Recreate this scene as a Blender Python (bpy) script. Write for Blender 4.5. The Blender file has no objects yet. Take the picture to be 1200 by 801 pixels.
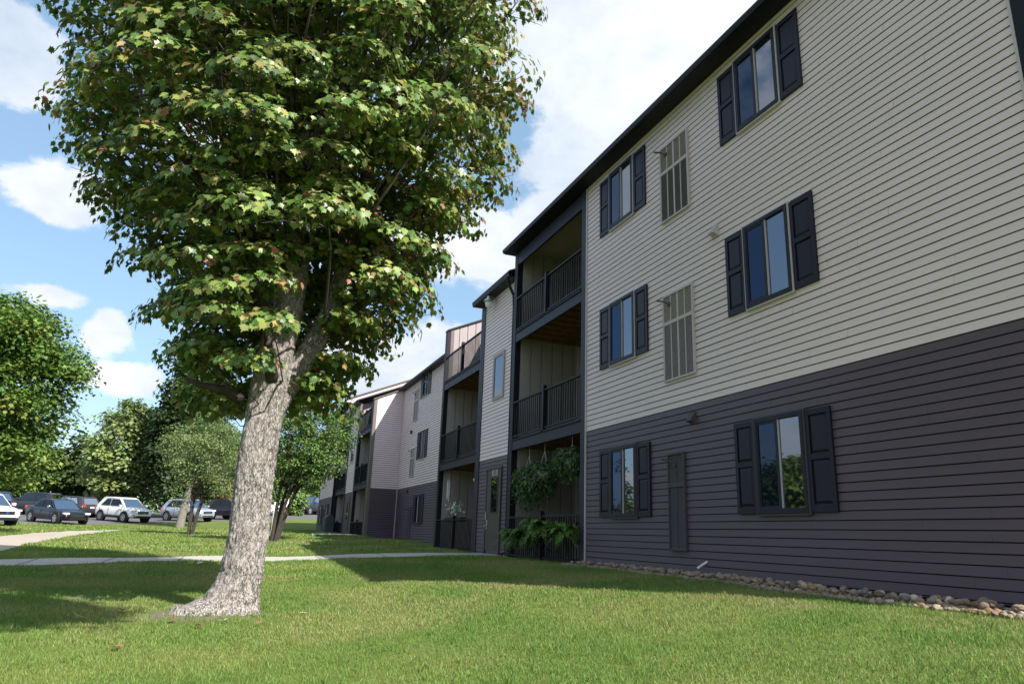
import bpy, math, random
import numpy as np
from mathutils import Vector, Matrix

C = bpy.context.scene.collection
rng = np.random.default_rng(7)
random.seed(7)

# ------------------------------------------------------------------ camera
cd = bpy.data.cameras.new('camera')
cam = bpy.data.objects.new('camera', cd); C.objects.link(cam)
bpy.context.scene.camera = cam
pitch, roll, yaw = 0.268161, 0.0351869, 0.3689024
cy, sy, cp, sp = math.cos(yaw), math.sin(yaw), math.cos(pitch), math.sin(pitch)
fw = Vector((sy*cp, cy*cp, sp)); rt0 = Vector((cy, -sy, 0)); up0 = rt0.cross(fw)
rt = math.cos(roll)*rt0 + math.sin(roll)*up0
up = -math.sin(roll)*rt0 + math.cos(roll)*up0
cam.matrix_world = Matrix(((rt.x, up.x, -fw.x, 0), (rt.y, up.y, -fw.y, 0), (rt.z, up.z, -fw.z, 0), (0, 0, 0, 1)))
cd.sensor_width = 36; cd.lens = 36*830.4/1200; cd.clip_end = 2000; cd.clip_start = 0.05

# ------------------------------------------------------------------ light
SUN = Vector((0.473, -1.0, 1.0)).normalized()
elev = math.asin(SUN.z); azim = math.atan2(SUN.x, SUN.y)       # clockwise from +Y
sl = bpy.data.lights.new('sun', 'SUN'); sl.energy = 4.2; sl.angle = math.radians(0.5); sl.color = (1.0, 0.95, 0.87)
so = bpy.data.objects.new('sun', sl); C.objects.link(so)
so.rotation_euler = (-SUN).to_track_quat('-Z', 'Y').to_euler()

W = bpy.data.worlds.new('World'); bpy.context.scene.world = W; W.use_nodes = True
nt = W.node_tree; nt.nodes.clear()
def N(t, **k):
    n = nt.nodes.new(t)
    for a, b in k.items(): setattr(n, a, b)
    return n
def M(op, a, b=None, c=None, clamp=False):
    n = nt.nodes.new('ShaderNodeMath'); n.operation = op; n.use_clamp = clamp
    for i, v in enumerate((a, b, c)):
        if v is None: continue
        if isinstance(v, (int, float)): n.inputs[i].default_value = v
        else: nt.links.new(v, n.inputs[i])
    return n.outputs[0]
sky = N('ShaderNodeTexSky', sky_type='NISHITA', sun_disc=False)
sky.sun_elevation = elev; sky.sun_rotation = azim; sky.air_density = 1.0; sky.dust_density = 1.2; sky.ozone_density = 1.6
tc = N('ShaderNodeTexCoord'); gen = tc.outputs['Generated']
def dot(v):
    n = N('ShaderNodeVectorMath', operation='DOT_PRODUCT'); nt.links.new(gen, n.inputs[0]); n.inputs[1].default_value = v
    return n.outputs['Value']
# cumulus clouds: direction (unit vector), across, tall (tangent units), strength
CLOUDS = [((-0.2738, 0.8361, 0.4754), 0.047, 0.045, 1.3), ((-0.2382, 0.8979, 0.3701), 0.074, 0.042, 1.3), ((-0.2298, 0.9391, 0.2555), 0.06, 0.02, 1.0), ((-0.1563, 0.9619, 0.2245), 0.037, 0.04, 1.2), ((-0.1449, 0.9739, 0.1745), 0.063, 0.026, 0.9), ((0.2831, 0.8772, 0.3877), 0.113, 0.074, 1.4), ((0.3656, 0.8301, 0.421), 0.071, 0.053, 1.2), ((0.1704, 0.961, 0.2177), 0.124, 0.057, 1.3), ((0.257, 0.9305, 0.2611), 0.072, 0.048, 1.1), ((0.4474, 0.6931, 0.5652), 0.213, 0.134, 1.7), ((0.3584, 0.6916, 0.6271), 0.154, 0.121, 1.5), ((0.5303, 0.59, 0.6088), 0.158, 0.127, 1.3), ((0.351, 0.8011, 0.4848), 0.082, 0.035, 0.7), ((0.2457, 0.7931, 0.5573), 0.068, 0.068, 0.8), ((0.2627, 0.72, 0.6423), 0.088, 0.077, 0.9), ((0.1382, 0.9209, 0.3645), 0.07, 0.047, 0.5), ((-0.2758, 0.8105, 0.5168), 0.056, 0.028, 0.8)]
CLOUDS += [((-0.56, 0.60, 0.57), 0.16, 0.14, 0.35), ((-0.456, 0.76, 0.47), 0.14, 0.09, 0.45), ((-0.50, 0.83, 0.20), 0.09, 0.055, 1.6), ((-0.69, 0.71, 0.135), 0.12, 0.05, 0.5)]
field = None
for (d, ra, rb, k) in CLOUDS:
    d = Vector(d).normalized(); e1 = d.cross(Vector((0, 0, 1))).normalized(); e2 = e1.cross(d)
    a = M('DIVIDE', dot(e1), ra); b = M('DIVIDE', dot(e2), rb)
    q = M('ADD', M('MULTIPLY', a, a), M('MULTIPLY', b, b))
    q = M('MULTIPLY', M('SUBTRACT', 1.0, M('SQRT', q)), k)
    q = M('SUBTRACT', q, M('MULTIPLY', M('LESS_THAN', dot(d), 0.0), 9.0))
    field = q if field is None else M('MAXIMUM', field, q)
# scattered clouds over the rest of the sky, round the sides and behind
mp = N('ShaderNodeMapping'); mp.inputs['Scale'].default_value = (1, 1, 1.35); nt.links.new(gen, mp.inputs[0])
def noise(scale, det, rough=0.55, src=mp):
    n = N('ShaderNodeTexNoise'); n.inputs['Scale'].default_value = scale; n.inputs['Detail'].default_value = det
    n.inputs['Roughness'].default_value = rough; nt.links.new(src.outputs[0], n.inputs['Vector']); return n.outputs['Fac']
hole = M('MULTIPLY', M('SUBTRACT', dot(tuple(Vector((-0.66, 0.66, 0.34)).normalized())), 0.90), 14.0)
away = M('MULTIPLY', M('SUBTRACT', 0.62, dot(tuple(Vector((0.36, 0.9, 0.27)).normalized()))), 2.0)
gen_f = M('ADD', M('MULTIPLY', M('SUBTRACT', noise(2.6, 3), 0.52), 5.0), M('MINIMUM', away, 0.15))
gen_f = M('SUBTRACT', gen_f, M('MAXIMUM', hole, 0.0))
field = M('MAXIMUM', field, gen_f)
edge = M('SUBTRACT', noise(9, 9, 0.62), 0.5); edge2 = M('SUBTRACT', noise(3.5, 4, 0.5), 0.5)
f = M('ADD', M('ADD', field, M('MULTIPLY', edge, 2.3)), M('MULTIPLY', edge2, 0.9))
mask = N('ShaderNodeMapRange', interpolation_type='SMOOTHSTEP'); nt.links.new(f, mask.inputs[0])
mask.inputs[1].default_value = 0.0; mask.inputs[2].default_value = 0.36; 
fade = M('MULTIPLY', dot((0, 0, 1)), 12.0, clamp=True)
mk = M('MULTIPLY', mask.outputs[0], fade)
cr = N('ShaderNodeMix', data_type='RGBA'); nt.links.new(M('MULTIPLY_ADD', noise(4.2, 6, 0.6), 2.6, -0.85, clamp=True), cr.inputs[0])
cr.inputs[6].default_value = (3.0, 3.6, 4.5, 1); cr.inputs[7].default_value = (5.8, 5.9, 6.0, 1)
haze = N('ShaderNodeMix', data_type='RGBA')
lift = N('ShaderNodeMix', data_type='RGBA'); lift.inputs[0].default_value = 0.38
nt.links.new(sky.outputs[0], lift.inputs[6]); lift.inputs[7].default_value = (2.6, 4.2, 5.6, 1)
mix = N('ShaderNodeMix', data_type='RGBA')
nt.links.new(mk, mix.inputs[0]); nt.links.new(lift.outputs[2], mix.inputs[6]); nt.links.new(cr.outputs[2], mix.inputs[7])
nt.nodes.remove(haze)
bg = N('ShaderNodeBackground'); bg.inputs['Strength'].default_value = 0.10
nt.links.new(mix.outputs[2], bg.inputs['Color'])
wo = N('ShaderNodeOutputWorld'); nt.links.new(bg.outputs[0], wo.inputs[0])

vs = bpy.context.scene.view_settings
vs.view_transform = 'Standard'; vs.look = 'None'; vs.exposure = 1.0; vs.gamma = 1; vs.use_curve_mapping = False
bpy.context.scene.cycles.max_bounces = 8

# ------------------------------------------------------------------ helpers
def tag(o, label=None, cat=None, group=None, kind=None):
    if label: o['label'] = label
    if cat: o['category'] = cat
    if group: o['group'] = group
    if kind: o['kind'] = kind
    return o
def empty(name, loc=(0, 0, 0), rz=0.0, parent=None):
    o = bpy.data.objects.new(name, None); C.objects.link(o); o.location = loc; o.rotation_euler = (0, 0, rz)
    o.empty_display_size = 0.2
    if parent: o.parent = parent
    return o
def link_mesh(name, verts, faces, mat, parent=None, smooth=False, col=None, loc=None):
    me = bpy.data.meshes.new(name)
    me.from_pydata([tuple(map(float, v)) for v in verts], [], faces); me.update()
    if smooth: me.polygons.foreach_set('use_smooth', [True]*len(me.polygons))
    o = bpy.data.objects.new(name, me); C.objects.link(o)
    if mat: me.materials.append(mat)
    if parent: o.parent = parent
    if loc: o.location = loc
    return o
def np_mesh(name, V, loops, starts, totals, mat, parent=None, col=None, smooth=False):
    me = bpy.data.meshes.new(name)
    me.vertices.add(len(V)); me.vertices.foreach_set('co', V.astype(np.float32).ravel())
    me.loops.add(len(loops)); me.loops.foreach_set('vertex_index', loops.astype(np.int32).ravel())
    me.polygons.add(len(starts)); me.polygons.foreach_set('loop_start', starts.astype(np.int32)); me.polygons.foreach_set('loop_total', totals.astype(np.int32))
    if smooth: me.polygons.foreach_set('use_smooth', np.ones(len(starts), bool))
    me.update(calc_edges=True)
    if col is not None:
        a = me.color_attributes.new('col', 'FLOAT_COLOR', 'POINT')
        cc = np.ones((len(V), 4), np.float32); cc[:, :3] = col; a.data.foreach_set('color', cc.ravel())
    o = bpy.data.objects.new(name, me); C.objects.link(o)
    if mat: me.materials.append(mat)
    if parent: o.parent = parent
    return o
class MB:
    def __init__(s): s.v = []; s.f = []
    def add(s, vs, fs):
        n = len(s.v); s.v += [tuple(v) for v in vs]; s.f += [[i+n for i in f] for f in fs]; return s
    def box(s, x0, x1, y0, y1, z0, z1):
        x0, x1 = min(x0, x1), max(x0, x1); y0, y1 = min(y0, y1), max(y0, y1); z0, z1 = min(z0, z1), max(z0, z1)
        return s.add([(x0,y0,z0),(x1,y0,z0),(x1,y1,z0),(x0,y1,z0),(x0,y0,z1),(x1,y0,z1),(x1,y1,z1),(x0,y1,z1)],
              [[3,2,1,0],[4,5,6,7],[0,1,5,4],[1,2,6,5],[2,3,7,6],[3,0,4,7]])
    def quad(s, *p): return s.add(p, [list(range(len(p)))])
    def prism(s, poly, a, b, axis='y'):
        # poly: 2D points in the plane square to axis
        def P(p, t): return {'y': (p[0], t, p[1]), 'x': (t, p[0], p[1]), 'z': (p[0], p[1], t)}[axis]
        n = len(poly); vs = [P(p, a) for p in poly] + [P(p, b) for p in poly]
        fs = [list(range(n))[::-1], list(range(n, 2*n))] + [[i, (i+1) % n, n+(i+1) % n, n+i] for i in range(n)]
        return s.add(vs, fs)
    def tube(s, pts, rad, n=8, cap=True):
        pts = [Vector(p) for p in pts]; base = len(s.v); prev = None
        if isinstance(rad, (int, float)): rad = [rad]*len(pts)
        for i, p in enumerate(pts):
            t = (pts[min(i+1, len(pts)-1)] - pts[max(i-1, 0)]).normalized()
            if prev is None: prev = t.orthogonal().normalized()
            u = (prev - t*prev.dot(t)).normalized(); w = t.cross(u); prev = u
            for k in range(n):
                a = 2*math.pi*k/n; s.v.append(tuple(p + (u*math.cos(a)+w*math.sin(a))*rad[i]))
        for i in range(len(pts)-1):
            for k in range(n):
                a = base+i*n+k; b = base+i*n+(k+1) % n
                s.f.append([a, b, b+n, a+n])
        if cap:
            s.f.append([base+k for k in range(n)][::-1]); s.f.append([base+(len(pts)-1)*n+k for k in range(n)])
        return s
    def disc(s, c, r, axis, t, n=20):
        # short cylinder
        c = Vector(c); a = Vector(axis).normalized()*t/2
        return s.tube([c-a, c+a], r, n)
    def build(s, name, mat, parent=None, smooth=False, bevel=0, loc=None):
        o = link_mesh(name, s.v, s.f, mat, parent, smooth, loc=loc)
        if bevel:
            m = o.modifiers.new('b', 'BEVEL'); m.width = bevel; m.segments = 2; m.limit_method = 'ANGLE'
        return o

# ------------------------------------------------------------------ materials
def mat(name, col, rough=0.7, spec=0.4, metal=0.0, var=0.0, vscale=3.0, bump=0.0, bscale=40.0, attr=False, trans=0.0, coat=0.0, stretch=None, var2=0.0, v2s=0.3, objrand=0.0):
    m = bpy.data.materials.new(name); m.use_nodes = True; t = m.node_tree; b = t.nodes['Principled BSDF']
    b.inputs['Base Color'].default_value = (*col, 1); b.inputs['Roughness'].default_value = rough
    b.inputs['Specular IOR Level'].default_value = spec; b.inputs['Metallic'].default_value = metal; b.inputs['Coat Weight'].default_value = coat
    src = None
    def nz(scale, det=5):
        c = t.nodes.new('ShaderNodeTexCoord'); p = t.nodes.new('ShaderNodeMapping'); t.links.new(c.outputs['Object'], p.inputs[0])
        if stretch: p.inputs['Scale'].default_value = stretch
        n = t.nodes.new('ShaderNodeTexNoise'); n.inputs['Scale'].default_value = scale; n.inputs['Detail'].default_value = det
        t.links.new(p.outputs[0], n.inputs['Vector']); return n.outputs['Fac']
    if attr:
        a = t.nodes.new('ShaderNodeAttribute'); a.attribute_name = 'col'; src = a.outputs['Color']
    def shade(src, fac_out, amp):
        mr = t.nodes.new('ShaderNodeMapRange'); t.links.new(fac_out, mr.inputs[0]); mr.inputs[1].default_value = 0.25; mr.inputs[2].default_value = 0.75
        mr.inputs[3].default_value = 1-amp; mr.inputs[4].default_value = 1+amp
        mx = t.nodes.new('ShaderNodeMix'); mx.data_type = 'RGBA'; mx.blend_type = 'MULTIPLY'; mx.inputs[0].default_value = 1
        if src is None: mx.inputs[6].default_value = (*col, 1)
        else: t.links.new(src, mx.inputs[6])
        t.links.new(mr.outputs[0], mx.inputs[7]); return mx.outputs[2]
    if var: src = shade(src, nz(vscale), var)
    if var2: src = shade(src, nz(v2s, 3), var2)
    if objrand:
        oi = t.nodes.new('ShaderNodeObjectInfo'); src = shade(src, oi.outputs['Random'], objrand)
    if src is not None: t.links.new(src, b.inputs['Base Color'])
    if bump:
        bp = t.nodes.new('ShaderNodeBump'); bp.inputs['Strength'].default_value = bump; bp.inputs['Distance'].default_value = 0.01
        t.links.new(nz(bscale, 6), bp.inputs['Height']); t.links.new(bp.outputs[0], b.inputs['Normal'])
    if trans:
        tr = t.nodes.new('ShaderNodeBsdfTranslucent'); ms = t.nodes.new('ShaderNodeMixShader'); ms.inputs[0].default_value = trans
        if src is not None: t.links.new(src, tr.inputs[0])
        else: tr.inputs[0].default_value = (*col, 1)
        out = t.nodes['Material Output']; t.links.new(b.outputs[0], ms.inputs[1]); t.links.new(tr.outputs[0], ms.inputs[2]); t.links.new(ms.outputs[0], out.inputs[0])
    return m
def glass(name, dark, refl, tint=(0.75, 0.8, 0.9)):
    m = bpy.data.materials.new(name); m.use_nodes = True; t = m.node_tree; t.nodes.clear()
    d = t.nodes.new('ShaderNodeBsdfDiffuse'); d.inputs[0].default_value = (*dark, 1)
    g = t.nodes.new('ShaderNodeBsdfGlossy'); g.inputs['Roughness'].default_value = 0.02; g.inputs[0].default_value = (*tint, 1)
    lw = t.nodes.new('ShaderNodeLayerWeight'); lw.inputs[0].default_value = refl
    n = t.nodes.new('ShaderNodeTexNoise'); n.inputs['Scale'].default_value = 1.3; n.inputs['Detail'].default_value = 1
    c = t.nodes.new('ShaderNodeTexCoord'); t.links.new(c.outputs['Object'], n.inputs['Vector'])
    bp = t.nodes.new('ShaderNodeBump'); bp.inputs['Strength'].default_value = 0.12; bp.inputs['Distance'].default_value = 0.02
    t.links.new(n.outputs['Fac'], bp.inputs['Height']); t.links.new(bp.outputs[0], g.inputs['Normal'])
    mx = t.nodes.new('ShaderNodeMixShader'); t.links.new(lw.outputs['Fresnel'], mx.inputs[0]); t.links.new(d.outputs[0], mx.inputs[1]); t.links.new(g.outputs[0], mx.inputs[2])
    o = t.nodes.new('ShaderNodeOutputMaterial'); t.links.new(mx.outputs[0], o.inputs[0]); return m

M_ = dict(
 light=mat('light vinyl', (0.765, 0.615, 0.63), 0.55, 0.35, var=0.03, vscale=9, var2=0.05, v2s=0.5, bump=0.05, bscale=60, stretch=(1, 0.15, 1)),
 dark=mat('dark vinyl', (0.106, 0.074, 0.096), 0.5, 0.4, var=0.05, vscale=9, var2=0.07, v2s=0.5, bump=0.05, bscale=60, stretch=(1, 0.15, 1)),
 board=mat('board', (0.38, 0.325, 0.325), 0.65, 0.3, var=0.05, vscale=5, var2=0.05),
 trim=mat('dark trim', (0.010, 0.0095, 0.015), 0.5, 0.25, var=0.08, vscale=6),
 post=mat('post paint', (0.025, 0.021, 0.041), 0.5, 0.25, var=0.06, vscale=5),
 taupe=mat('taupe trim', (0.17, 0.14, 0.135), 0.6, 0.3, var=0.05),
 shutter=mat('shutter vinyl', (0.015, 0.011, 0.026), 0.45, 0.3, var=0.06, vscale=4),
 frame=mat('window frame', (0.015, 0.012, 0.024), 0.45, 0.3),
 chan=mat('light trim', (0.52, 0.455, 0.48), 0.5, 0.4),
 rail=mat('rail metal', (0.007, 0.007, 0.012), 0.5, 0.25),
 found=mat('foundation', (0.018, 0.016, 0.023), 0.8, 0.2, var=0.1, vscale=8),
 wood=mat('joist wood', (0.20, 0.11, 0.06), 0.8, 0.2, var=0.25, vscale=6, stretch=(1, 0.3, 1)),
 soffit=mat('soffit', (0.30, 0.25, 0.20), 0.8, 0.2),
 roof=mat('roof shingle', (0.10, 0.095, 0.095), 0.9, 0.2, var=0.2, vscale=20),
 louvL=mat('louver khaki', (0.36, 0.305, 0.26), 0.7, 0.2, var=0.06, vscale=6),
 louvK=mat('louver brown gray', (0.15, 0.125, 0.13), 0.7, 0.2, var=0.06, vscale=6),
 louvM=mat('louver gray', (0.27, 0.225, 0.24), 0.7, 0.2, var=0.06, vscale=6),
 louvD=mat('louver dark', (0.10, 0.088, 0.092), 0.7, 0.2, var=0.08, vscale=6),
 panD=mat('panel frame dark', (0.075, 0.066, 0.076), 0.6, 0.3),
 metal=mat('galvanised', (0.45, 0.46, 0.48), 0.4, 0.5, metal=0.7),
 white=mat('white plastic', (0.75, 0.75, 0.73), 0.5, 0.4),
 door=mat('door brown', (0.075, 0.06, 0.05), 0.55, 0.35, var=0.05),
 doorf=mat('door frame', (0.05, 0.042, 0.045), 0.5, 0.4),
 conc=mat('concrete walk', (0.41, 0.38, 0.345), 0.9, 0.2, var=0.08, vscale=3, var2=0.08, v2s=0.6, bump=0.2, bscale=60),
 path=mat('path concrete', (0.40, 0.345, 0.29), 0.9, 0.2, var=0.08, vscale=2, bump=0.2, bscale=40),
 asphalt=mat('asphalt', (0.13, 0.125, 0.13), 0.9, 0.2, var=0.1, vscale=1.5, var2=0.1, v2s=0.15, bump=0.2, bscale=50),
 paint=mat('marking', (0.75, 0.75, 0.72), 0.8, 0.2),
 pane=glass('pane glass', (0.01, 0.012, 0.016), 0.66),
 screen=glass('screened glass', (0.008, 0.011, 0.018), 0.40, (0.35, 0.5, 0.8)),
 pane_dark=glass('dark pane', (0.008, 0.009, 0.012), 0.5),
 leafbig=mat('maple leaf', (0.1, 0.2, 0.05), 0.40, 0.5, attr=True, trans=0.27),
 leaf=mat('leaf', (0.1, 0.2, 0.05), 0.55, 0.35, attr=True, trans=0.25),
 grassm=mat('grass blade', (0.1, 0.2, 0.05), 0.6, 0.3, attr=True, trans=0.3),
 bark2=mat('dark bark', (0.060, 0.050, 0.045), 0.9, 0.15, var=0.3, vscale=12, bump=0.6, bscale=30),
 bark3=mat('pale bark', (0.20, 0.18, 0.155), 0.9, 0.15, var=0.2, vscale=8, bump=0.6, bscale=20),
)

# ------------------------------------------------------------------ terrain
LY = [-60,-20,0,8,15,22,30,37,45,50,58,65,90,400]; LZ = [-2.5,-1.7,-1.25,-.93,-.74,-.6,-.52,-.47,-.40,-.22,.08,.4,1.3,1.3]
BY = [-60,-5,20,26,33,40,50,58,70,80,100,400]; BZ = [-.8,-.5,-.47,-.37,-.26,-.2,-.08,.35,1.1,1.6,1.9,1.9]
def ipl(y, a, b): return sum(np.interp(y+d, a, b) for d in (-2, -1, 0, 1, 2))/5
def T(x, y):
    x = np.asarray(x, float); y = np.asarray(y, float)
    x0 = np.interp(y, [30, 58], [.3, -6]); s = np.clip((x-x0)/(5.7-x0), 0, 1); s = s*s*(3-2*s)
    return ipl(y, LY, LZ)*(1-s) + ipl(y, BY, BZ)*s
def Tf(x, y): return float(T(x, y))

xs = np.concatenate([np.arange(-300, -30, 15), np.arange(-30, -9, 1.0), np.arange(-9, 8, 0.25), np.arange(8, 30, 1.0), np.arange(30, 301, 15)])
ys = np.concatenate([np.arange(-200, -5, 8), np.arange(-5, 30, 0.25), np.arange(30, 90, 0.6), np.arange(90, 200, 5), np.arange(200, 801, 40)])
X, Y = np.meshgrid(xs, ys)
h = T(X, Y)
# soft unevenness of an old lawn
h = h + 0.012*np.sin(X*1.7+Y*0.6)*np.sin(Y*1.3-X*0.4)*(np.abs(X) < 9)
# mounded soil round the maple's foot
h = h + 0.05*np.exp(-(((X-0.12)/0.8)**2+((Y-8.6)/0.7)**2))
def Th(x, y):
    x = np.asarray(x, float); y = np.asarray(y, float)
    return T(x, y) + 0.012*np.sin(x*1.7+y*0.6)*np.sin(y*1.3-x*0.4)*(np.abs(x) < 9) + 0.05*np.exp(-(((x-0.12)/0.8)**2+((y-8.6)/0.7)**2))
nx, ny = len(xs), len(ys)
V = np.stack([X.ravel(), Y.ravel(), h.ravel()], 1)
idx = np.arange(nx*ny).reshape(ny, nx)
F = np.stack([idx[:-1, :-1], idx[:-1, 1:], idx[1:, 1:], idx[1:, :-1]], -1).reshape(-1, 4)

gm = bpy.data.materials.new('lawn soil'); gm.use_nodes = True; t = gm.node_tree; b = t.nodes['Principled BSDF']
b.inputs['Roughness'].default_value = 0.95; b.inputs['Specular IOR Level'].default_value = 0.1
def gn(scale, det, st=(1, 1, 1)):
    c = t.nodes.new('ShaderNodeTexCoord'); p = t.nodes.new('ShaderNodeMapping'); p.inputs['Scale'].default_value = st
    t.links.new(c.outputs['Object'], p.inputs[0]); n = t.nodes.new('ShaderNodeTexNoise'); n.inputs['Scale'].default_value = scale; n.inputs['Detail'].default_value = det
    n.inputs['Roughness'].default_value = 0.6; t.links.new(p.outputs[0], n.inputs['Vector']); return n.outputs['Fac']
def gmix(fac, a, bb, lo=None, hi=None):
    if lo is not None:
        mr = t.nodes.new('ShaderNodeMapRange'); t.links.new(fac, mr.inputs[0]); mr.inputs[1].default_value = lo; mr.inputs[2].default_value = hi; fac = mr.outputs[0]
    mx = t.nodes.new('ShaderNodeMix'); mx.data_type = 'RGBA'; t.links.new(fac, mx.inputs[0])
    for i, v in ((6, a), (7, bb)):
        if isinstance(v, tuple): mx.inputs[i].default_value = (*v, 1)
        else: t.links.new(v, mx.inputs[i])
    return mx.outputs[2]
c1 = gmix(gn(1.1, 6), (0.10, 0.16, 0.034), (0.175, 0.20, 0.055), 0.35, 0.65)
c1 = gmix(gn(28, 6), (0.06, 0.10, 0.02), c1, 0.3, 0.55)
c1 = gmix(gn(0.7, 7, (1, 1, 1)), c1, (0.21, 0.18, 0.085), 0.58, 0.74)
# bare soil ring at the maple
at = t.nodes.new('ShaderNodeAttribute'); at.attribute_name = 'soil'
ad = t.nodes.new('ShaderNodeMath'); ad.operation = 'MULTIPLY_ADD'; t.links.new(gn(7, 6), ad.inputs[0]); ad.inputs[1].default_value = 1.3; 
sb = t.nodes.new('ShaderNodeMath'); sb.operation = 'SUBTRACT'; t.links.new(at.outputs['Fac'], sb.inputs[0]); sb.inputs[1].default_value = 0.72
t.links.new(sb.outputs[0], ad.inputs[2])
c1 = gmix(ad.outputs[0], c1, (0.185, 0.15, 0.12), 0.36, 0.72)
t.links.new(c1, b.inputs['Base Color'])
bp = t.nodes.new('ShaderNodeBump'); bp.inputs['Strength'].default_value = 0.7; bp.inputs['Distance'].default_value = 0.03
t.links.new(gn(35, 8), bp.inputs['Height']); t.links.new(bp.outputs[0], b.inputs['Normal'])
lawn = np_mesh('ground', V, F.ravel(), np.arange(len(F))*4, np.full(len(F), 4), gm, smooth=True)
def soil_amt(x, y):
    return np.clip(1.15-np.sqrt(((x+0.10)/1.0)**2+((y-8.5)/0.75)**2), 0, 1) + np.clip(1-np.sqrt(((x+1.35)/1.0)**2+((y-10.0)/1.6)**2), 0, 1)*0.75 + np.clip(1-np.sqrt(((x+2.3)/.5)**2+((y-8.7)/1.1)**2), 0, 1)*0.9
sa = lawn.data.attributes.new('soil', 'FLOAT', 'POINT'); sa.data.foreach_set('value', soil_amt(V[:, 0], V[:, 1]).astype(np.float32))
tag(lawn, kind='structure')

def strip(name, A, B, m, off, thick, nseg=60, nacross=6, kind='structure'):
    """sheet between two polylines, draped on the ground with a real edge"""
    A = np.array(A, float); B = np.array(B, float)
    def res(P):
        d = np.r_[0, np.cumsum(np.hypot(*np.diff(P, axis=0).T))]; s = np.linspace(0, d[-1], nseg+1)
        return np.stack([np.interp(s, d, P[:, 0]), np.interp(s, d, P[:, 1])], 1)
    a, bb = res(A), res(B); mb = MB(); n = nacross+1
    vs = []
    for i in range(nseg+1):
        for j in range(n):
            p = a[i]*(1-j/nacross)+bb[i]*j/nacross; vs.append((p[0], p[1], float(Th(p[0], p[1]))+off))
    fs = [[i*n+j, i*n+j+1, (i+1)*n+j+1, (i+1)*n+j] for i in range(nseg) for j in range(nacross)]
    mb.add(vs, fs)
    for e, q in ((0, a), (nacross, bb)):
        lo = [(vs[i*n+e][0], vs[i*n+e][1], vs[i*n+e][2]-thick) for i in range(nseg+1)]; hi = [vs[i*n+e] for i in range(nseg+1)]
        mb.add(hi+lo, [[i, i+1, nseg+1+i+1, nseg+1+i] for i in range(nseg)])
    o = mb.build(name, m); tag(o, kind=kind); return o
SW_B = [(-12, 6.6), (-8, 10.0), (-4.88, 12.95), (-3.31, 14.45), (-1.96, 15.6), (-0.6, 16.5), (0.3, 16.85), (2.6, 16.9), (5.2, 16.7), (6.62, 16.95)]
SW_T = [(-12, 8.4), (-8, 11.8), (-5.3, 14.3), (-3.64, 15.9), (-2.15, 17.0), (-0.8, 17.9), (0.2, 18.35), (2.6, 18.45), (5.2, 18.3), (6.62, 18.6)]
walk = strip('sidewalk', SW_B, SW_T, M_['conc'], 0.02, 0.12, 90)
jm = MB(); _n = 15
_P = [np.array(q, float) for q in (SW_B, SW_T)]; _R = []
for q in _P:
    d_ = np.r_[0, np.cumsum(np.hypot(*np.diff(q, axis=0).T))]; s_ = np.linspace(0, d_[-1], _n+1); _R.append(np.stack([np.interp(s_, d_, q[:, 0]), np.interp(s_, d_, q[:, 1])], 1))
for i in range(1, _n):
    a, b_ = _R[0][i], _R[1][i]; t_ = (b_-a)/np.linalg.norm(b_-a); nn = np.array([t_[1], -t_[0]])*0.010
    for k in range(6):
        p, q = a+(b_-a)*k/6, a+(b_-a)*(k+1)/6
        jm.quad(*[(v[0], v[1], float(Th(v[0], v[1]))+0.0245) for v in (p-nn, p+nn, q+nn, q-nn)])
jm.build('slab_joint', mat('joint', (0.09, 0.08, 0.07), 0.95, 0.1), walk)
PT_B = [(-3.4, 12.8), (-4.1, 16), (-4.3, 18.6), (-4.5, 22), (-4.85, 29.4), (-5.0, 36.1), (-4.9, 43.7)]
PT_T = [(-5.6, 14.6), (-6.2, 18), (-6.35, 22), (-6.5, 27.3), (-6.65, 32.9), (-6.6, 39.9), (-5.25, 46)]
strip('path', PT_B[2:], PT_T[2:], M_['path'], 0.02, 0.12, 90)
strip('path', [(-4.95, 43.4), (-1.67, 44.3), (1.4, 44.0), (4.5, 43.2)], [(-5.1, 44.9), (-1.7, 45.8), (1.45, 45.4), (4.5, 44.6)], M_['conc'], 0.02, 0.12, 50)
LOT = [(-60, 16), (-30, 24), (-12, 38), (-9.9, 42.5), (-8.94, 48.1), (-7.47, 52.5), (-4.51, 57.9), (-0.62, 61.5), (4.66, 64.6), (8.3, 68), (20, 72), (60, 74)]
LOT2 = [(-60, 60), (-40, 70), (-30, 76), (-26, 80), (-22, 82), (-18, 84), (-13, 86), (-8, 87), (0, 88), (8, 90), (20, 92), (60, 94)]
strip('parking_lot', LOT, LOT2, M_['asphalt'], 0.012, 0.1, 160, 40)

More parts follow.
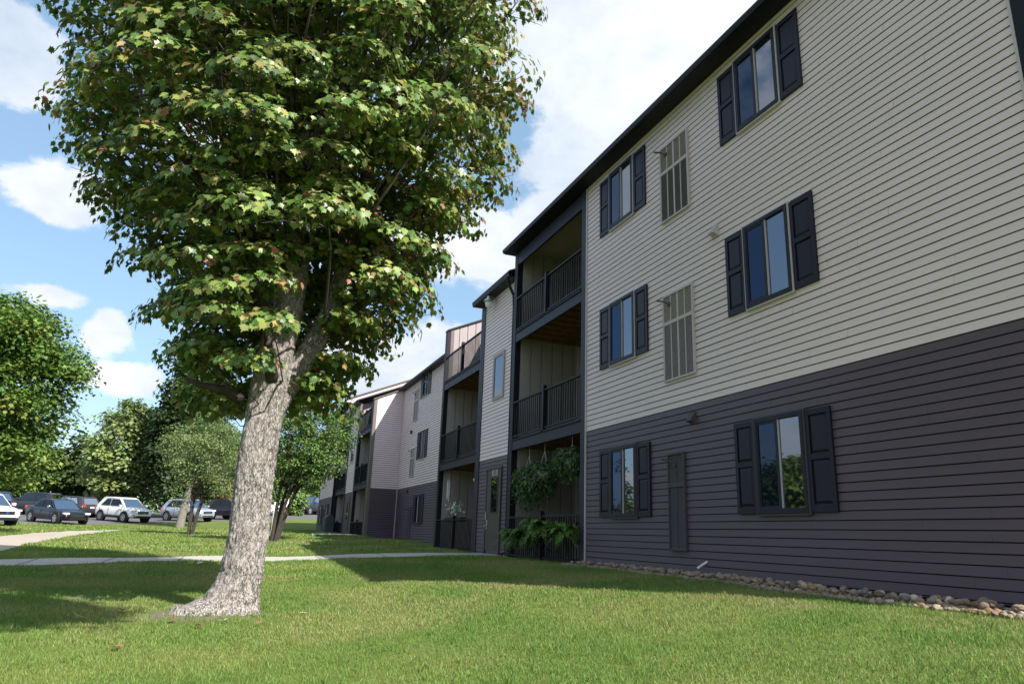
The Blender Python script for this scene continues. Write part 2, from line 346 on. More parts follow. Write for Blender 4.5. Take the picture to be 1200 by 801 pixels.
# ------------------------------------------------------------------ siding
LAP = 0.1018
NEAR_NB = (0.013, 0.005, 0.011); FAR_NB = (0.018, 0.004, 0.019); NB = NEAR_NB
def siding(name, m, parent, place, u0, u1, z0, z1, umin=None, umax=None, seed=0, start=None):
    """horizontal laps. place(u, z, n) -> xyz; n is out from the wall."""
    r = random.Random(seed); mb = MB(); idx_ = []; z = z0 if start is None else start
    while z < z1-1e-4:
        zt = min(z+LAP, z1); zb = max(z, z0)
        a0 = u0 if umin is None else max(u0, umin(zb)); a1 = u0 if umin is None else max(u0, umin(zt))
        b0 = u1 if umax is None else min(u1, umax(zb)); b1 = u1 if umax is None else min(u1, umax(zt))
        cuts = []; c = u0 + r.uniform(0.8, 4.2)
        while c < min(b0, b1)-0.3:
            if c > max(a0, a1)+0.2: cuts.append(c)
            c += 3.66
        us = [(a0, a1)]+[(c, c) for c in cuts]+[(b0, b1)]
        for i in range(len(us)-1):
            p, q = us[i], us[i+1]
            if q[0]-p[0] < 1e-3: continue
            e = 0.0018*(i % 2); w = r.uniform(-0.0012, 0.0012)
            n0, n1 = NB[0]+e+w, NB[1]+e
            zg = max(zb, zt-NB[2]); nb_ = -0.032
            vs = [place(p[0], zb, n0), place(q[0], zb, n0), place(q[1], zg, n1), place(p[1], zg, n1),
                  place(p[0], zb, nb_), place(q[0], zb, nb_), place(q[1], zg, nb_), place(p[1], zg, nb_), place(q[1], zt, nb_), place(p[1], zt, nb_)]
            # lap face and its short butt edge, then the open joint, its faces coloured dark as lap shadow
            vs += [place(p[0], zb, n1-0.002), place(q[0], zb, n1-0.002)]
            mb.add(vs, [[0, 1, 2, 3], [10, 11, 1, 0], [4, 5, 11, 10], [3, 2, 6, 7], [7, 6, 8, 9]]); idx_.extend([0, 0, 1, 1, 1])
        z += LAP
    o = mb.build(name, m, parent); o.data.materials.append(M_['found']); o.data.polygons.foreach_set('material_index', idx_)  # borrowed dark material, paints the shade inside the lap joints
    return o
def facade(xw):            # wall facing -X
    return lambda u, z, n: (xw-n, u, z)
def endwall(yw):           # wall facing -Y
    return lambda u, z, n: (u, yw-n, z)

def F3(k): return 2.75*k
def window_x(xw, y0, y1, z0, z1, root, big=True, chan=True):
    """sliding window in a wall facing -X, y0 near .. y1 far (opening incl. frame)"""
    d = 0.055; fr = MB(); t_ = 0.055
    x0, x1 = xw-d, xw
    fr.box(x0, x1, y0, y0+t_, z0, z1).box(x0, x1, y1-t_, y1, z0, z1).box(x0, x1, y0+t_, y1-t_, z1-t_, z1).box(x0, x1, y0+t_, y1-t_, z0, z0+t_+0.01)
    w = fr.build('window', M_['frame'], root, bevel=0.004)
    ym = (y0+y1)/2
    # far half: screened outer track; near half: sash with a light edge
    s = MB(); a, b_ = ym, y1-t_
    s.box(x0+0.008, x0+0.03, a, a+0.05, z0+t_+0.011, z1-t_-0.001).box(x0+0.008, x0+0.03, b_-0.02, b_-0.001, z0+t_+0.011, z1-t_-0.001)
    s.box(x0+0.008, x0+0.03, a+0.05, b_-0.02, z1-t_-0.03, z1-t_-0.001).box(x0+0.008, x0+0.03, a+0.05, b_-0.02, z0+t_+0.011, z0+t_+0.04)
    s.build('sash', M_['frame'], w)
    MB().quad((x0+0.02, b_-0.02, z0+t_+0.03), (x0+0.02, a+0.05, z0+t_+0.03), (x0+0.02, a+0.05, z1-t_-0.02), (x0+0.02, b_-0.02, z1-t_-0.02)).build('screen', M_['screen'], w)
    c = MB().box(x0+0.010, x0+0.034, ym-0.012, ym-0.002, z0+t_+0.011, z1-t_-0.001); c.build('sash', M_['chan'], w)
    r_ = random.Random(int(y0*100+z0*10)); dx = r_.uniform(-0.004, 0.004)
    MB().quad((x0+0.032+dx, ym-0.012, z0+t_+0.01), (x0+0.032-dx, y0+t_, z0+t_+0.01), (x0+0.032-dx, y0+t_, z1-t_), (x0+0.032+dx, ym-0.012, z1-t_)).build('pane', M_['pane'], w)
    MB().box(xw-0.02, xw-0.012, y0+t_, y1-t_, z0+t_, z1-t_).build('backing', M_['frame'], w)
    if chan:
        k = MB(); g = 0.022
        k.box(xw-0.045, xw, y1, y1+g, z0-g, z1+g).box(xw-0.045, xw, y0-g, y0, z0-g, z1+g).box(xw-0.045, xw, y0, y1, z0-g-0.004, z0).box(xw-0.04, xw, y0, y1, z1, z1+g)
        k.build('trim', M_['chan'] if chan == 'light' else M_['panD'], w)
    return w
def shutter_x(xw, y0, y1, z0, z1, root):
    x1 = xw-0.012; x0 = xw-0.045; mb = MB(); st = 0.055
    zm = z0+(z1-z0)*0.53
    for a, b_ in ((y0, y0+st), (y1-st, y1)): mb.box(x0, x1, a, b_, z0, z1)
    for a, b_ in ((z0, z0+0.09), (zm-0.035, zm+0.035), (z1-0.07, z1)): mb.box(x0, x1, y0+st, y1-st, a, b_)
    for a, b_ in ((z0+0.09, zm-0.035), (zm+0.035, z1-0.07)):
        mb.box(x0+0.02, x1, y0+st, y1-st, a, b_)
        g = 0.03; A = (y0+st+0.008, y1-st-0.008, a+0.008, b_-0.008); B = (A[0]+g, A[1]-g, A[2]+g, A[3]-g); xa, xb = x0+0.019, x0+0.004
        vs = [(xa, A[0], A[2]), (xa, A[1], A[2]), (xa, A[1], A[3]), (xa, A[0], A[3]), (xb, B[0], B[2]), (xb, B[1], B[2]), (xb, B[1], B[3]), (xb, B[0], B[3])]
        mb.add(vs, [[0, 1, 5, 4], [1, 2, 6, 5], [2, 3, 7, 6], [3, 0, 4, 7], [4, 5, 6, 7]])
    return mb.build('shutter', M_['shutter'], root, bevel=0.003)
def window_set(xw, yc, k, root, tone, w=0.87, zb=0.395, hh=1.205, sw=0.395):
    z0, z1 = zb+F3(k), zb+hh+F3(k)
    window_x(xw-0.012, yc-w/2, yc+w/2, z0-0.005, z1+0.005, root, chan=tone)
    shutter_x(xw, yc-w/2-0.022-sw, yc-w/2-0.024, z0, z1, root); shutter_x(xw, yc+w/2+0.024, yc+w/2+0.024+sw, z0, z1, root)
def grille_panel(xw, y0, y1, z0, z1, root, cols, fm, upper, lower, zr, ang=1):
    """tall louvred utility panel with a light frame and a cross rail at zr"""
    x0, x1 = xw-0.04, xw; g = 0.03; mb = MB()
    mb.box(x0, x1, y0, y0+g, z0, z1).box(x0, x1, y1-g, y1, z0, z1).box(x0, x1, y0+g, y1-g, z1-g, z1).box(x0, x1, y0+g, y1-g, z0, z0+g)
    mb.box(x0+0.004, x1, y0+g, y1-g, zr-0.03, zr+0.03)
    n = cols; ws = (y1-y0-2*g)/n
    for i in range(1, n):
        yy = y0+g+ws*i; hw = 0.018 if (n == 4 and i == 2) else 0.010
        mb.box(x0+0.008, x1, yy-hw, yy+hw, z0+g, zr-0.03).box(x0+0.008, x1, yy-hw, yy+hw, zr+0.03, z1-g)
    p = mb.build('utility_panel', fm, root, bevel=0.002)
    for (a, b_, m) in ((z0+g, zr-0.03, lower), (zr+0.03, z1-g, upper)):
        for i in range(n):
            l = MB(); ya, yb = y0+g+ws*i, y0+g+ws*(i+1); z = a
            while z < b_-0.012:
                zt = min(z+0.03, b_); l.add([(x0+0.012, ya, z), (x0+0.012, yb, z), (x0+0.026, yb, zt), (x0+0.026, ya, zt), (x0+0.03, ya, z), (x0+0.03, yb, z)], [[0, 1, 2, 3], [4, 5, 1, 0]]); z += 0.03
            l.build('louver', m, p)
    if n != 3:
        br = MB(); yy = y1-0.06; zz = z1-0.1
        br.tube([(xw-0.03, yy-0.14, zz-0.08), (xw-0.10, yy-0.06, zz-0.02), (xw-0.17, yy+0.02, zz+0.01)], [0.010, 0.014, 0.016], 8)
        br.box(xw-0.05, xw-0.02, yy-0.17, yy-0.11, zz-0.11, zz-0.06)
        br.build('bracket', M_['panD'], root)
    return p
def railing(xw, y0, y1, z0, z1, root, npost=1, solid=False):
    mb = MB(); x = xw
    mb.box(x-0.03, x+0.03, y0, y1, z1-0.035, z1).box(x-0.02, x+0.02, y0, y1, z0+0.06, z0+0.10)
    y = y0+0.06; 
    while y < y1-0.03:
        mb.box(x-0.009, x+0.009, y-0.009, y+0.009, z0+0.10, z1-0.035); y += 0.115
    r_ = mb.build('balcony_railing', M_['rail'], root)
    ym = (y0+y1)/2
    MB().box(x-0.05, x+0.05, ym-0.05, ym+0.05, z0-0.02, z1+0.06).box(x-0.04, x+0.04, ym-0.04, ym+0.04, z1+0.06, z1+0.10).build('railing_post', M_['rail'], r_, bevel=0.006)
    if solid:
        MB().box(x+0.03, x+0.036, y0+0.02, y1-0.02, z0+0.1, z1-0.05).build('wind_screen', M_['rail'], r_)
    return r_
def boards(name, m, parent, place, u0, u1, z0, z1, zmax=None, bw=0.30):
    """vertical grooved boards"""
    mb = MB(); u = u0
    while u < u1-0.01:
        a, b_ = u+0.03, min(u+bw, u1)
        za = z1 if zmax is None else min(z1, zmax(a)); zb = z1 if zmax is None else min(z1, zmax(b_))
        mb.add([place(a, z0, 0.03), place(b_, z0, 0.03), place(b_, zb, 0.03), place(a, za, 0.03), place(a, z0, 0), place(b_, z0, 0), place(b_, zb, 0), place(a, za, 0)],
               [[0, 1, 2, 3], [0, 3, 7, 4], [1, 5, 6, 2], [3, 2, 6, 7]])
        mb.add([place(b_, z0, 0), place(min(b_+0.03, u1), z0, 0), place(min(b_+0.03, u1), zb, 0), place(b_, zb, 0)], [[0, 1, 2, 3]])
        u += bw
    return mb.build(name, m, parent)
def wall_lamp(x, y, z, root):
    mb = MB(); mb.tube([(x+0.22, y, z+0.02), (x+0.08, y, z+0.08), (x, y, z+0.03)], 0.014, 8)
    mb.tube([(x, y, z+0.10), (x, y, z+0.07), (x, y, z+0.0), (x, y, z-0.02), (x, y, z-0.09)], [0.03, 0.055, 0.075, 0.12, 0.165], 20)
    l = mb.build('wall_lamp', M_['metal'], root, smooth=False)
    MB().tube([(x, y, z-0.08), (x, y, z-0.16), (x, y, z-0.24), (x, y, z-0.27)], [0.10, 0.105, 0.085, 0.03], 16).build('lamp_shade', M_['white'], l, smooth=True)

def balcony_stack(xw, y0, y1, root, open_top, ztop, depth=1.75, panel_far=True, zf=-0.5, rail_solid=False, roof_z=None, far_dark=False):
    """three levels of recessed balconies between y0 (near) and y1 (far); posts at both sides"""
    xb = xw+depth; pw = 0.20
    zt = ztop
    for yy in (y0, y1-pw):
        MB().box(xw-0.03, xw+0.12, yy, yy+pw, zf-0.3, zt).build('balcony_post', M_['post'] if yy == y0 else M_['trim'], root, bevel=0.006)
    for lv in (0, 1):
        z = 2.05+F3(lv)
        MB().box(xw-0.02, xw+0.05, y0+pw, y1-pw, z, z+0.23).build('balcony_beam', M_['post'], root, bevel=0.004)
        MB().box(xw-0.05, xb, y0+pw+0.003, y1-pw-0.003, z+0.232, z+0.262).build('balcony_floor', M_['trim'], root)
        j = MB(); y = y0+pw+0.15
        while y < y1-pw-0.1: j.box(xw+0.055, xb-0.02, y, y+0.04, z+0.03, z+0.20); y += 0.40
        j.box(xw+0.055, xb-0.02, y0+pw, y1-pw, z+0.205, z+0.229)
        j.build('balcony_joists', M_['wood'], root)
        railing(xw, y0+pw, y1-pw, z+0.25, z+1.20, root, solid=rail_solid)
    railing(xw, y0+pw, y1-pw, zf+0.02, 0.47, root, solid=rail_solid)
    MB().box(xw+0.0, xb, y0+pw, y1-pw, zf-0.3, zf).build('patio_slab', M_['conc'], root)
    # inside: far partition facing the viewer, and the back wall with a glazed door each level
    top = zt-0.02
    if open_top: zm = lambda u: ztop+0.45*(u-xw)
    else: zm = None
    boards('partition_wall', M_['board'], root, endwall(y1-pw+0.03), xw+0.10, xb, zf, 99 if open_top else top, zmax=zm if open_top else None)
    boards('back_wall', M_['board'], root, lambda u, z, n: (xb-n, u, z), y0+pw-0.1, y1-pw+0.1, zf, top+ (0.45*depth if open_top else 0))
    for lv in range(3):
        zz = zf+0.05 if lv == 0 else 2.35+F3(lv-1); yc = (y0+y1)/2-0.2
        wd_ = 1.0 if lv or far_dark is False else 1.75
        d = MB().box(xb-0.07, xb-0.015, yc-0.9*wd_, yc+0.9*wd_, zz, zz+2.05).build('patio_door', M_['frame'], root, bevel=0.004)
        for s in (-1, 1):
            MB().quad((xb-0.075, yc+(s*0.43+0.36)*wd_, zz+0.1), (xb-0.075, yc+(s*0.43-0.36)*wd_, zz+0.1), (xb-0.075, yc+(s*0.43-0.36)*wd_, zz+1.93), (xb-0.075, yc+(s*0.43+0.36)*wd_, zz+1.93)).build('pane', M_['pane_dark'], d)
    if not open_top:
        MB().box(xw+0.05, xb, y0+pw, y1-pw, ztop-0.03, ztop).build('balcony_ceiling', M_['soffit'], root)
        MB().box(xw-0.02, xw+0.05, y0+pw, y1-pw, ztop-0.37, ztop-0.03).build('balcony_beam', M_['post'], root, bevel=0.004)
    # near partition (seen from inside only)
    MB().box(xw+0.13, xb, y0+0.02, y0+0.06, zf, zt-0.04).build('partition_wall', M_['board'], root)

def rise(x, x0, z0): return z0+0.42*(x-x0)
RX = 13.2
def roof_slab(name, x0, z0, y0, y1, root, xr=RX, th=0.05):
    zr = rise(xr, x0, z0)
    return MB().prism([(x0, z0-th), (xr, zr-th), (xr, zr), (x0, z0)], y0, y1).build(name, M_['roof'], root)
def eave(x0, x1, zs, zt, y0, y1, root):
    """gutter at the outer edge, boxed soffit behind it"""
    gx = x0; mb = MB()
    mb.prism([(gx, zt), (gx, zt-0.03), (gx+0.015, zt-0.09), (gx+0.03, zs), (gx+0.10, zs), (gx+0.10, zt-0.02), (gx+0.085, zt-0.02), (gx+0.085, zs+0.02), (gx+0.04, zs+0.02), (gx+0.02, zt)], y0, y1)
    mb.build('gutter', M_['trim'], root)
    s = MB().box(gx+0.103, x1, y0+0.01, y1-0.01, zs, zs+0.02)
    s.build('soffit', M_['trim'], root)
    MB().box(gx+0.103, gx+0.125, y0+0.012, y1-0.012, zs+0.022, zt+0.0).build('fascia', M_['trim'], root)

# =================================================================== NEAR WING
A = empty('apartment_building', (6.42, 12.0, -0.47))
tag(A, 'near three storey apartment building with large light gray siding wall over dark gray ground floor', 'building', 'apartment buildings')
class Root:      # parts are modelled in world coordinates
    pass
def finish(root):
    inv = Matrix.Translation(root.location).inverted()
    bpy.context.view_layer.update()
    for ch in root.children:
        ch.matrix_parent_inverse = inv
ZL = 2.04; ZB = -0.42; XA = 6.42
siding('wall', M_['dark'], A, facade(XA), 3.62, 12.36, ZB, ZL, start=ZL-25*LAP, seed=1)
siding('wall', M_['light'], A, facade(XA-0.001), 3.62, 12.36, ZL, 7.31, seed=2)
MB().box(XA-0.001, XA+0.02, 3.66, 12.40, -0.9, ZB-0.002).box(XA+0.02, 20, 3.66, 16.4, -0.9, -0.5).build('foundation', M_['found'], A)
MB().box(XA-0.03, XA+0.10, 3.40, 3.595, -0.9, 7.30).build('corner_trim', M_['trim'], A, bevel=0.004)
MB().box(XA-0.034, XA+0.0, 3.597, 3.625, -0.45, 7.30).build('corner_trim', M_['chan'], A)
MB().box(XA-0.034, XA+0.0, 12.36, 12.395, -0.45, 7.28).build('corner_trim', M_['chan'], A)
# end wall facing the sun, and body of the block behind the siding
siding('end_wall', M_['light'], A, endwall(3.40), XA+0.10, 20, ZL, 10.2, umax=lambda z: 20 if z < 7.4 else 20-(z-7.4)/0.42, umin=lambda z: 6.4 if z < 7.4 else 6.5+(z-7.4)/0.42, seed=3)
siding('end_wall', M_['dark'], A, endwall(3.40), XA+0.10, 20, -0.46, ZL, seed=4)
MB().box(XA+0.05, XA+1.7, 3.46, 12.38, -0.5, 7.28).box(XA+1.75, 19.9, 3.43, 34.4, -0.5, 6.85).box(XA+1.8, 19.9, 3.43, 16.5, 6.86, 7.35).build('inner_wall', M_['found'], A)
eave(6.06, 6.60, 7.30, 7.39, 3.15, 16.62, A)
roof_slab('roof', 6.09, 7.43, 3.10, 16.66, A)
MB().prism([(RX+0.01, rise(RX, 6.09, 7.43)-0.05), (20.4, 7.43-0.05), (20.4, 7.43), (RX+0.01, rise(RX, 6.09, 7.43))], 3.1, 34.6).build('roof', M_['roof'], A)
MB().prism([(6.13, 7.30), (6.5, 7.30), (RX, rise(RX, 6.09, 7.43)-0.06), (6.13, 7.37)], 16.60, 16.65).build('roof_end', M_['trim'], A)
MB().prism([(6.42, 6.5), (RX, 6.5), (RX, rise(RX, 6.09, 7.43)-0.07), (6.5, 7.40)], 16.555, 16.595).build('roof_end', M_['taupe'], A)
for k in range(3):
    window_set(XA, 7.07, k, A, 'light' if k else 'dark', w=0.87)
    window_set(XA, 10.92, k, A, 'light' if k else 'dark', w=0.87)
grille_panel(XA-0.012, 8.75, 9.57, 5.27, 6.70, A, 4, M_['chan'], M_['louvL'], M_['louvK'], 6.20)
grille_panel(XA-0.012, 8.75, 9.58, 2.49, 3.95, A, 4, M_['chan'], M_['louvL'], M_['louvM'], 3.46)
grille_panel(XA-0.012, 9.11, 9.55, -0.115, 1.345, A, 2, M_['panD'], M_['louvD'], M_['panD'], 0.85)
for (y, z, m) in ((8.16, 4.58, 'chan'), (8.88, 1.82, 'panD')):
    v = MB().box(XA-0.03, XA, y-0.075, y+0.075, z-0.09, z+0.09)
    v.add([(XA-0.03, y-0.06, z+0.07), (XA-0.03, y+0.06, z+0.07), (XA-0.12, y+0.06, z-0.05), (XA-0.12, y-0.06, z-0.05), (XA-0.03, y-0.06, z-0.07), (XA-0.03, y+0.06, z-0.07)],
          [[0, 1, 2, 3], [0, 3, 4], [1, 5, 2], [3, 2, 5, 4]])
    v.build('wall_vent', M_[m], A)
MB().tube([(XA, 8.68, -0.24), (XA-0.09, 8.71, -0.30), (XA-0.13, 8.74, -0.335)], 0.016, 10).build('drain_pipe', M_['white'], A)

balcony_stack(XA, 12.40, 16.50, A, False, 7.295, far_dark=True)

# stair tower
XT = 6.60
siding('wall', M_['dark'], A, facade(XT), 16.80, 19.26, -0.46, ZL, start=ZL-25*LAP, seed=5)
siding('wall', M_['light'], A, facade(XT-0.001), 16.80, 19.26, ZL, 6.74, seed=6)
MB().box(XT-0.035, XT+0.10, 16.62, 16.80, -0.6, 6.72).build('corner_trim', M_['trim'], A, bevel=0.004)
MB().box(XT-0.035, XT+0.06, 19.26, 19.40, -0.6, 6.72).build('corner_trim', M_['post'], A, bevel=0.004)
MB().box(XT+0.05, 8.4, 16.70, 19.38, -0.5, 6.74).build('inner_wall', M_['found'], A)
eave(6.27, 6.62, 6.73, 6.87, 16.68, 19.72, A)
roof_slab('roof', 6.30, 6.90, 16.67, 19.75, A, xr=12.9)
MB().prism([(6.34, 6.76), (6.60, 6.74), (12.9, 6.74), (12.9, rise(12.9, 6.30, 6.90)-0.06), (6.34, 6.86)], 19.40, 19.44).build('roof_end', M_['taupe'], A)
ds = MB().tube([(6.33, 16.86, 6.74), (6.36, 16.84, 6.55), (6.50, 16.80, 6.25), (6.52, 16.80, 5.9), (6.52, 16.80, -0.35), (6.40, 16.80, -0.42)], 0.042, 8); ds.build('downspout', M_['trim'], A)
wall_lamp(6.36, 18.42, 6.62, A)
# stair window with wide trim
tw = MB(); y0, y1, z0, z1 = 17.5, 18.36, 3.62, 4.92
for (a, b_, c, d_) in ((y0, y0+0.10, z0, z1), (y1-0.10, y1, z0, z1), (y0+0.10, y1-0.10, z0, z0+0.10), (y0+0.10, y1-0.10, z1-0.10, z1)): tw.box(XT-0.05, XT, a, b_, c, d_)
w = tw.build('window', M_['board'], A, bevel=0.004)
MB().quad((XT-0.03, y1-0.1, z0+0.1), (XT-0.03, y0+0.1, z0+0.1), (XT-0.03, y0+0.1, z1-0.1), (XT-0.03, y1-0.1, z1-0.1)).build('pane', M_['pane'], w)
# entrance door
y0, y1, z0, z1 = 17.40, 18.54, -0.44, 1.78
fr = MB().box(XT-0.05, XT, y0, y0+0.06, z0, z1).box(XT-0.05, XT, y1-0.06, y1, z0, z1).box(XT-0.05, XT, y0+0.06, y1-0.06, z1-0.06, z1)
fr.build('door_frame', M_['doorf'], A, bevel=0.004)
d = MB().box(XT-0.035, XT-0.01, y0+0.064, y1-0.064, z0+0.09, z1-0.064).build('door', M_['door'], A)
dy0, dy1 = y0+0.22, y1-0.40
g = MB().box(XT-0.05, XT-0.036, dy0, dy0+0.03, 0.58, 1.52).box(XT-0.05, XT-0.036, dy1-0.03, dy1, 0.58, 1.52).box(XT-0.05, XT-0.036, dy0+0.03, dy1-0.03, 0.58, 0.61).box(XT-0.05, XT-0.036, dy0+0.03, dy1-0.03, 1.49, 1.52)
g.build('door_glazing_bead', M_['doorf'], d)
MB().quad((XT-0.040, dy1-0.03, 0.61), (XT-0.040, dy0+0.03, 0.61), (XT-0.040, dy0+0.03, 1.49), (XT-0.040, dy1-0.03, 1.49)).build('pane', M_['pane'], d)
MB().box(XT-0.05, XT-0.036, y1-0.20, y1-0.13, 0.18, 0.42).tube([(XT-0.04, y1-0.165, 0.26), (XT-0.11, y1-0.165, 0.26)], 0.025, 8).build('handle', M_['metal'], d)
MB().tube([(XT-0.08, y1-0.165, 0.42), (XT-0.08, y1-0.165, 0.62)], 0.012, 6).build('handle', M_['metal'], d)
MB().box(XT-0.042, XT-0.036, dy0+0.06, dy1-0.04, 1.55, 1.70).build('number_plate', M_['board'], d)
cu = bpy.data.curves.new('door_number', 'FONT'); cu.body = '100'; cu.size = 0.17; cu.extrude = 0.001; cu.align_x = 'CENTER'; cu.align_y = 'CENTER'
dn = bpy.data.objects.new('door_number', cu); C.objects.link(dn)
dn.matrix_world = Matrix(((0, 0, -1, XT-0.0445), (-1, 0, 0, (dy0+dy1)/2+0.01), (0, 1, 0, 1.622), (0, 0, 0, 1)))
bpy.context.view_layer.update()
dme = bpy.data.meshes.new_from_object(dn.evaluated_get(bpy.context.evaluated_depsgraph_get())); mw = dn.matrix_world.copy(); bpy.data.objects.remove(dn)
dme.transform(mw); dno = bpy.data.objects.new('door_number', dme); C.objects.link(dno); dno.parent = d; dme.materials.clear(); dme.materials.append(M_['doorf'])
MB().box(XT-0.32, XT-0.001, y0-0.02, y1+0.02, -0.50, -0.44).build('door_sill', M_['metal'], A)

balcony_stack(XT, 19.42, 23.55, A, True, 6.94)
# sloped parapet top of the far partition
MB().prism([(XT-0.03, 6.94), (9.3, 6.94+0.45*2.7), (9.3, 7.01+0.45*2.7), (XT-0.03, 7.00)], 23.30, 23.62).build('parapet_cap', M_['trim'], A)
MB().prism([(XT+0.1, -0.5), (9.3, -0.5), (9.3, 6.93+0.45*2.7), (XT+0.1, 6.97)], 23.42, 23.54).build('partition_wall', M_['board'], A)
MB().box(XT+0.10, XT+0.22, 23.335, 23.37, 4.9, 6.98).build('corner_trim', M_['taupe'], A)
railing(XT, 19.62, 23.35, 5.03, 6.24, A) if False else None

# recessed wall beyond
NB = FAR_NB
XB = 7.70
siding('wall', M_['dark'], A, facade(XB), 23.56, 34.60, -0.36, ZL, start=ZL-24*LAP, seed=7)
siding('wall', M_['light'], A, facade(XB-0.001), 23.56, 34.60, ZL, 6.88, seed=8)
MB().box(XB+0.04, XB+0.3, 23.56, 34.6, -0.8, -0.34).build('foundation', M_['found'], A)
MB().box(XB-0.04, XB+0.02, 34.53, 34.60, -0.4, 6.86).build('corner_trim', M_['chan'], A)
eave(7.40, 7.75, 6.87, 6.96, 23.56, 34.55, A)
roof_slab('roof', 7.43, 7.0, 23.62, 34.58, A)
for k in range(3):
    window_set(XB, 30.28, k, A, 'light' if k else 'dark')
for (z0, z1, zr, fm, u_, l_, n) in ((4.99, 6.45, 5.95, 'chan', 'louvL', 'louvM', 4), (2.45, 3.75, 3.3, 'chan', 'louvL', 'louvM', 4), (-0.15, 1.15, .72, 'panD', 'louvD', 'panD', 2)):
    grille_panel(XB-0.012, 31.45, 32.25 if n == 4 else 31.95, z0, z1, A, n, M_[fm], M_[u_], M_[l_], zr)
for z in (4.55, 1.85): MB().box(XB-0.1, XB-0.01, 32.3, 32.45, z-0.08, z+0.06).build('wall_vent', M_['panD'], A)
finish(A)

# =================================================================== FAR WING
B = empty('apartment_building', (6.25, 40.0, -0.2))
tag(B, 'far wing of the apartment building, its end wall half in sun, beyond the lawn', 'building', 'apartment buildings')
XC = 6.25; YC = 34.62; ztp = 6.30
top = lambda u: ztp+0.45*(u-XC)
siding('wall', M_['dark'], B, endwall(YC), XC+0.14, 7.69, -0.30, ZL, start=ZL-23*LAP, seed=11)
siding('wall', M_['light'], B, endwall(YC-0.001), XC+0.14, 7.69, ZL, top(7.69), umin=lambda z: 0 if z < top(XC+.14) else XC+(z-ztp)/0.45, seed=12)
MB().prism([(XC-0.02, -0.6), (XC+0.138, -0.6), (XC+0.138, top(XC+.138)), (XC-0.02, top(XC))], YC-0.03, YC+0.16).build('corner_trim', M_['taupe'], B, bevel=0.004)
MB().prism([(XC+0.15, -0.6), (RX, -0.6), (RX, top(RX)), (XC+0.15, top(XC+.15))], YC+0.045, YC+0.15).build('inner_wall', M_['found'], B)
MB().prism([(XC-0.06, top(XC)+0.0), (10.5, top(10.5)), (10.5, top(10.5)+.07), (XC-0.06, top(XC)+.05)], YC-0.08, YC+0.20).build('parapet_cap', M_['taupe'], B)
balcony_stack(XC, 34.80, 38.62, B, True, 6.30, depth=1.7, zf=-0.25)
siding('wall', M_['dark'], B, facade(XC), 38.75, 41.30, -0.25, ZL, start=ZL-23*LAP, seed=13)
siding('wall', M_['light'], B, facade(XC-0.001), 38.75, 41.30, ZL, 6.74, seed=14)
MB().box(XC+0.05, 8.3, 38.66, 41.4, -0.5, 6.74).box(XC+1.72, 19, 38.6, 51.7, -0.5, 6.7).build('inner_wall', M_['found'], B)
MB().box(XC-0.035, XC+0.08, 38.62, 38.75, -0.6, 6.72).build('corner_trim', M_['taupe'], B)
MB().box(XC-0.035, XC+0.08, 41.30, 41.48, -0.6, 6.72).build('corner_trim', M_['trim'], B)
eave(5.95, 6.27, 6.73, 6.87, 38.45, 41.50, B)
roof_slab('roof', 5.98, 6.90, 38.42, 41.5, B, xr=12.9)
wall_lamp(5.95, 40.9, 6.62, B)
w = MB().box(XC-0.05, XC, 39.4, 39.5, 3.62, 4.92).box(XC-0.05, XC, 40.3, 40.4, 3.62, 4.92).box(XC-0.05, XC, 39.5, 40.3, 3.62, 3.72).box(XC-0.05, XC, 39.5, 40.3, 4.82, 4.92).build('window', M_['board'], B)
MB().quad((XC-0.03, 40.3, 3.72), (XC-0.03, 39.5, 3.72), (XC-0.03, 39.5, 4.82), (XC-0.03, 40.3, 4.82)).build('pane', M_['pane'], w)
d = MB().box(XC-0.045, XC, 39.35, 40.45, -0.25, 1.8).build('door', M_['door'], B, bevel=0.004)
MB().quad((XC-0.05, 40.1, 0.6), (XC-0.05, 39.7, 0.6), (XC-0.05, 39.7, 1.5), (XC-0.05, 40.1, 1.5)).build('pane', M_['pane'], d)
balcony_stack(XC, 41.50, 45.40, B, False, 7.20, depth=1.7, zf=-0.22)
XD = 6.10
siding('wall', M_['dark'], B, facade(XD), 45.42, 51.70, -0.15, ZL, seed=15, start=ZL-22*LAP)
siding('wall', M_['light'], B, facade(XD-0.001), 45.42, 51.70, ZL, 7.24, seed=16)
MB().box(XD+0.05, XC+1.7, 45.44, 51.66, -0.5, 7.2).build('inner_wall', M_['found'], B)
MB().box(XD-0.03, XD+0.1, 51.70, 51.85, -0.5, 7.24).build('corner_trim', M_['taupe'], B)
eave(5.78, 6.30, 7.24, 7.34, 41.45, 52.1, B)
roof_slab('roof', 5.81, 7.38, 41.5, 52.15, B)
MB().prism([(5.85, 7.24), (6.3, 7.2), (RX, rise(RX, 5.81, 7.38)-0.30), (RX, rise(RX, 5.81, 7.38)-0.052), (5.85, 7.32)], 41.42, 41.47).build('rake_board', M_['chan'], B)
MB().prism([(6.3, 6.6), (RX, 6.6), (RX, rise(RX, 5.81, 7.38)-0.31), (6.3, 7.2)], 41.50, 41.56).build('roof_end', M_['light'], B)
MB().prism([(5.80, 7.36), (RX, rise(RX, 5.80, 7.36)), (RX, rise(RX, 5.80, 7.36)+0.08), (5.80, 7.44)], 41.36, 41.49).build('rake_trim', M_['taupe'], B)
roof_slab('roof', 7.9, 7.15, 34.7, 38.6, B)
for yc in (47.3, 50.2):
    for k in range(3): window_set(XD, yc, k, B, 'light' if k else 'dark')
grille_panel(XD-0.012, 48.55, 49.0, -0.05, 1.35, B, 2, M_['panD'], M_['louvD'], M_['panD'], 0.85)
finish(B)

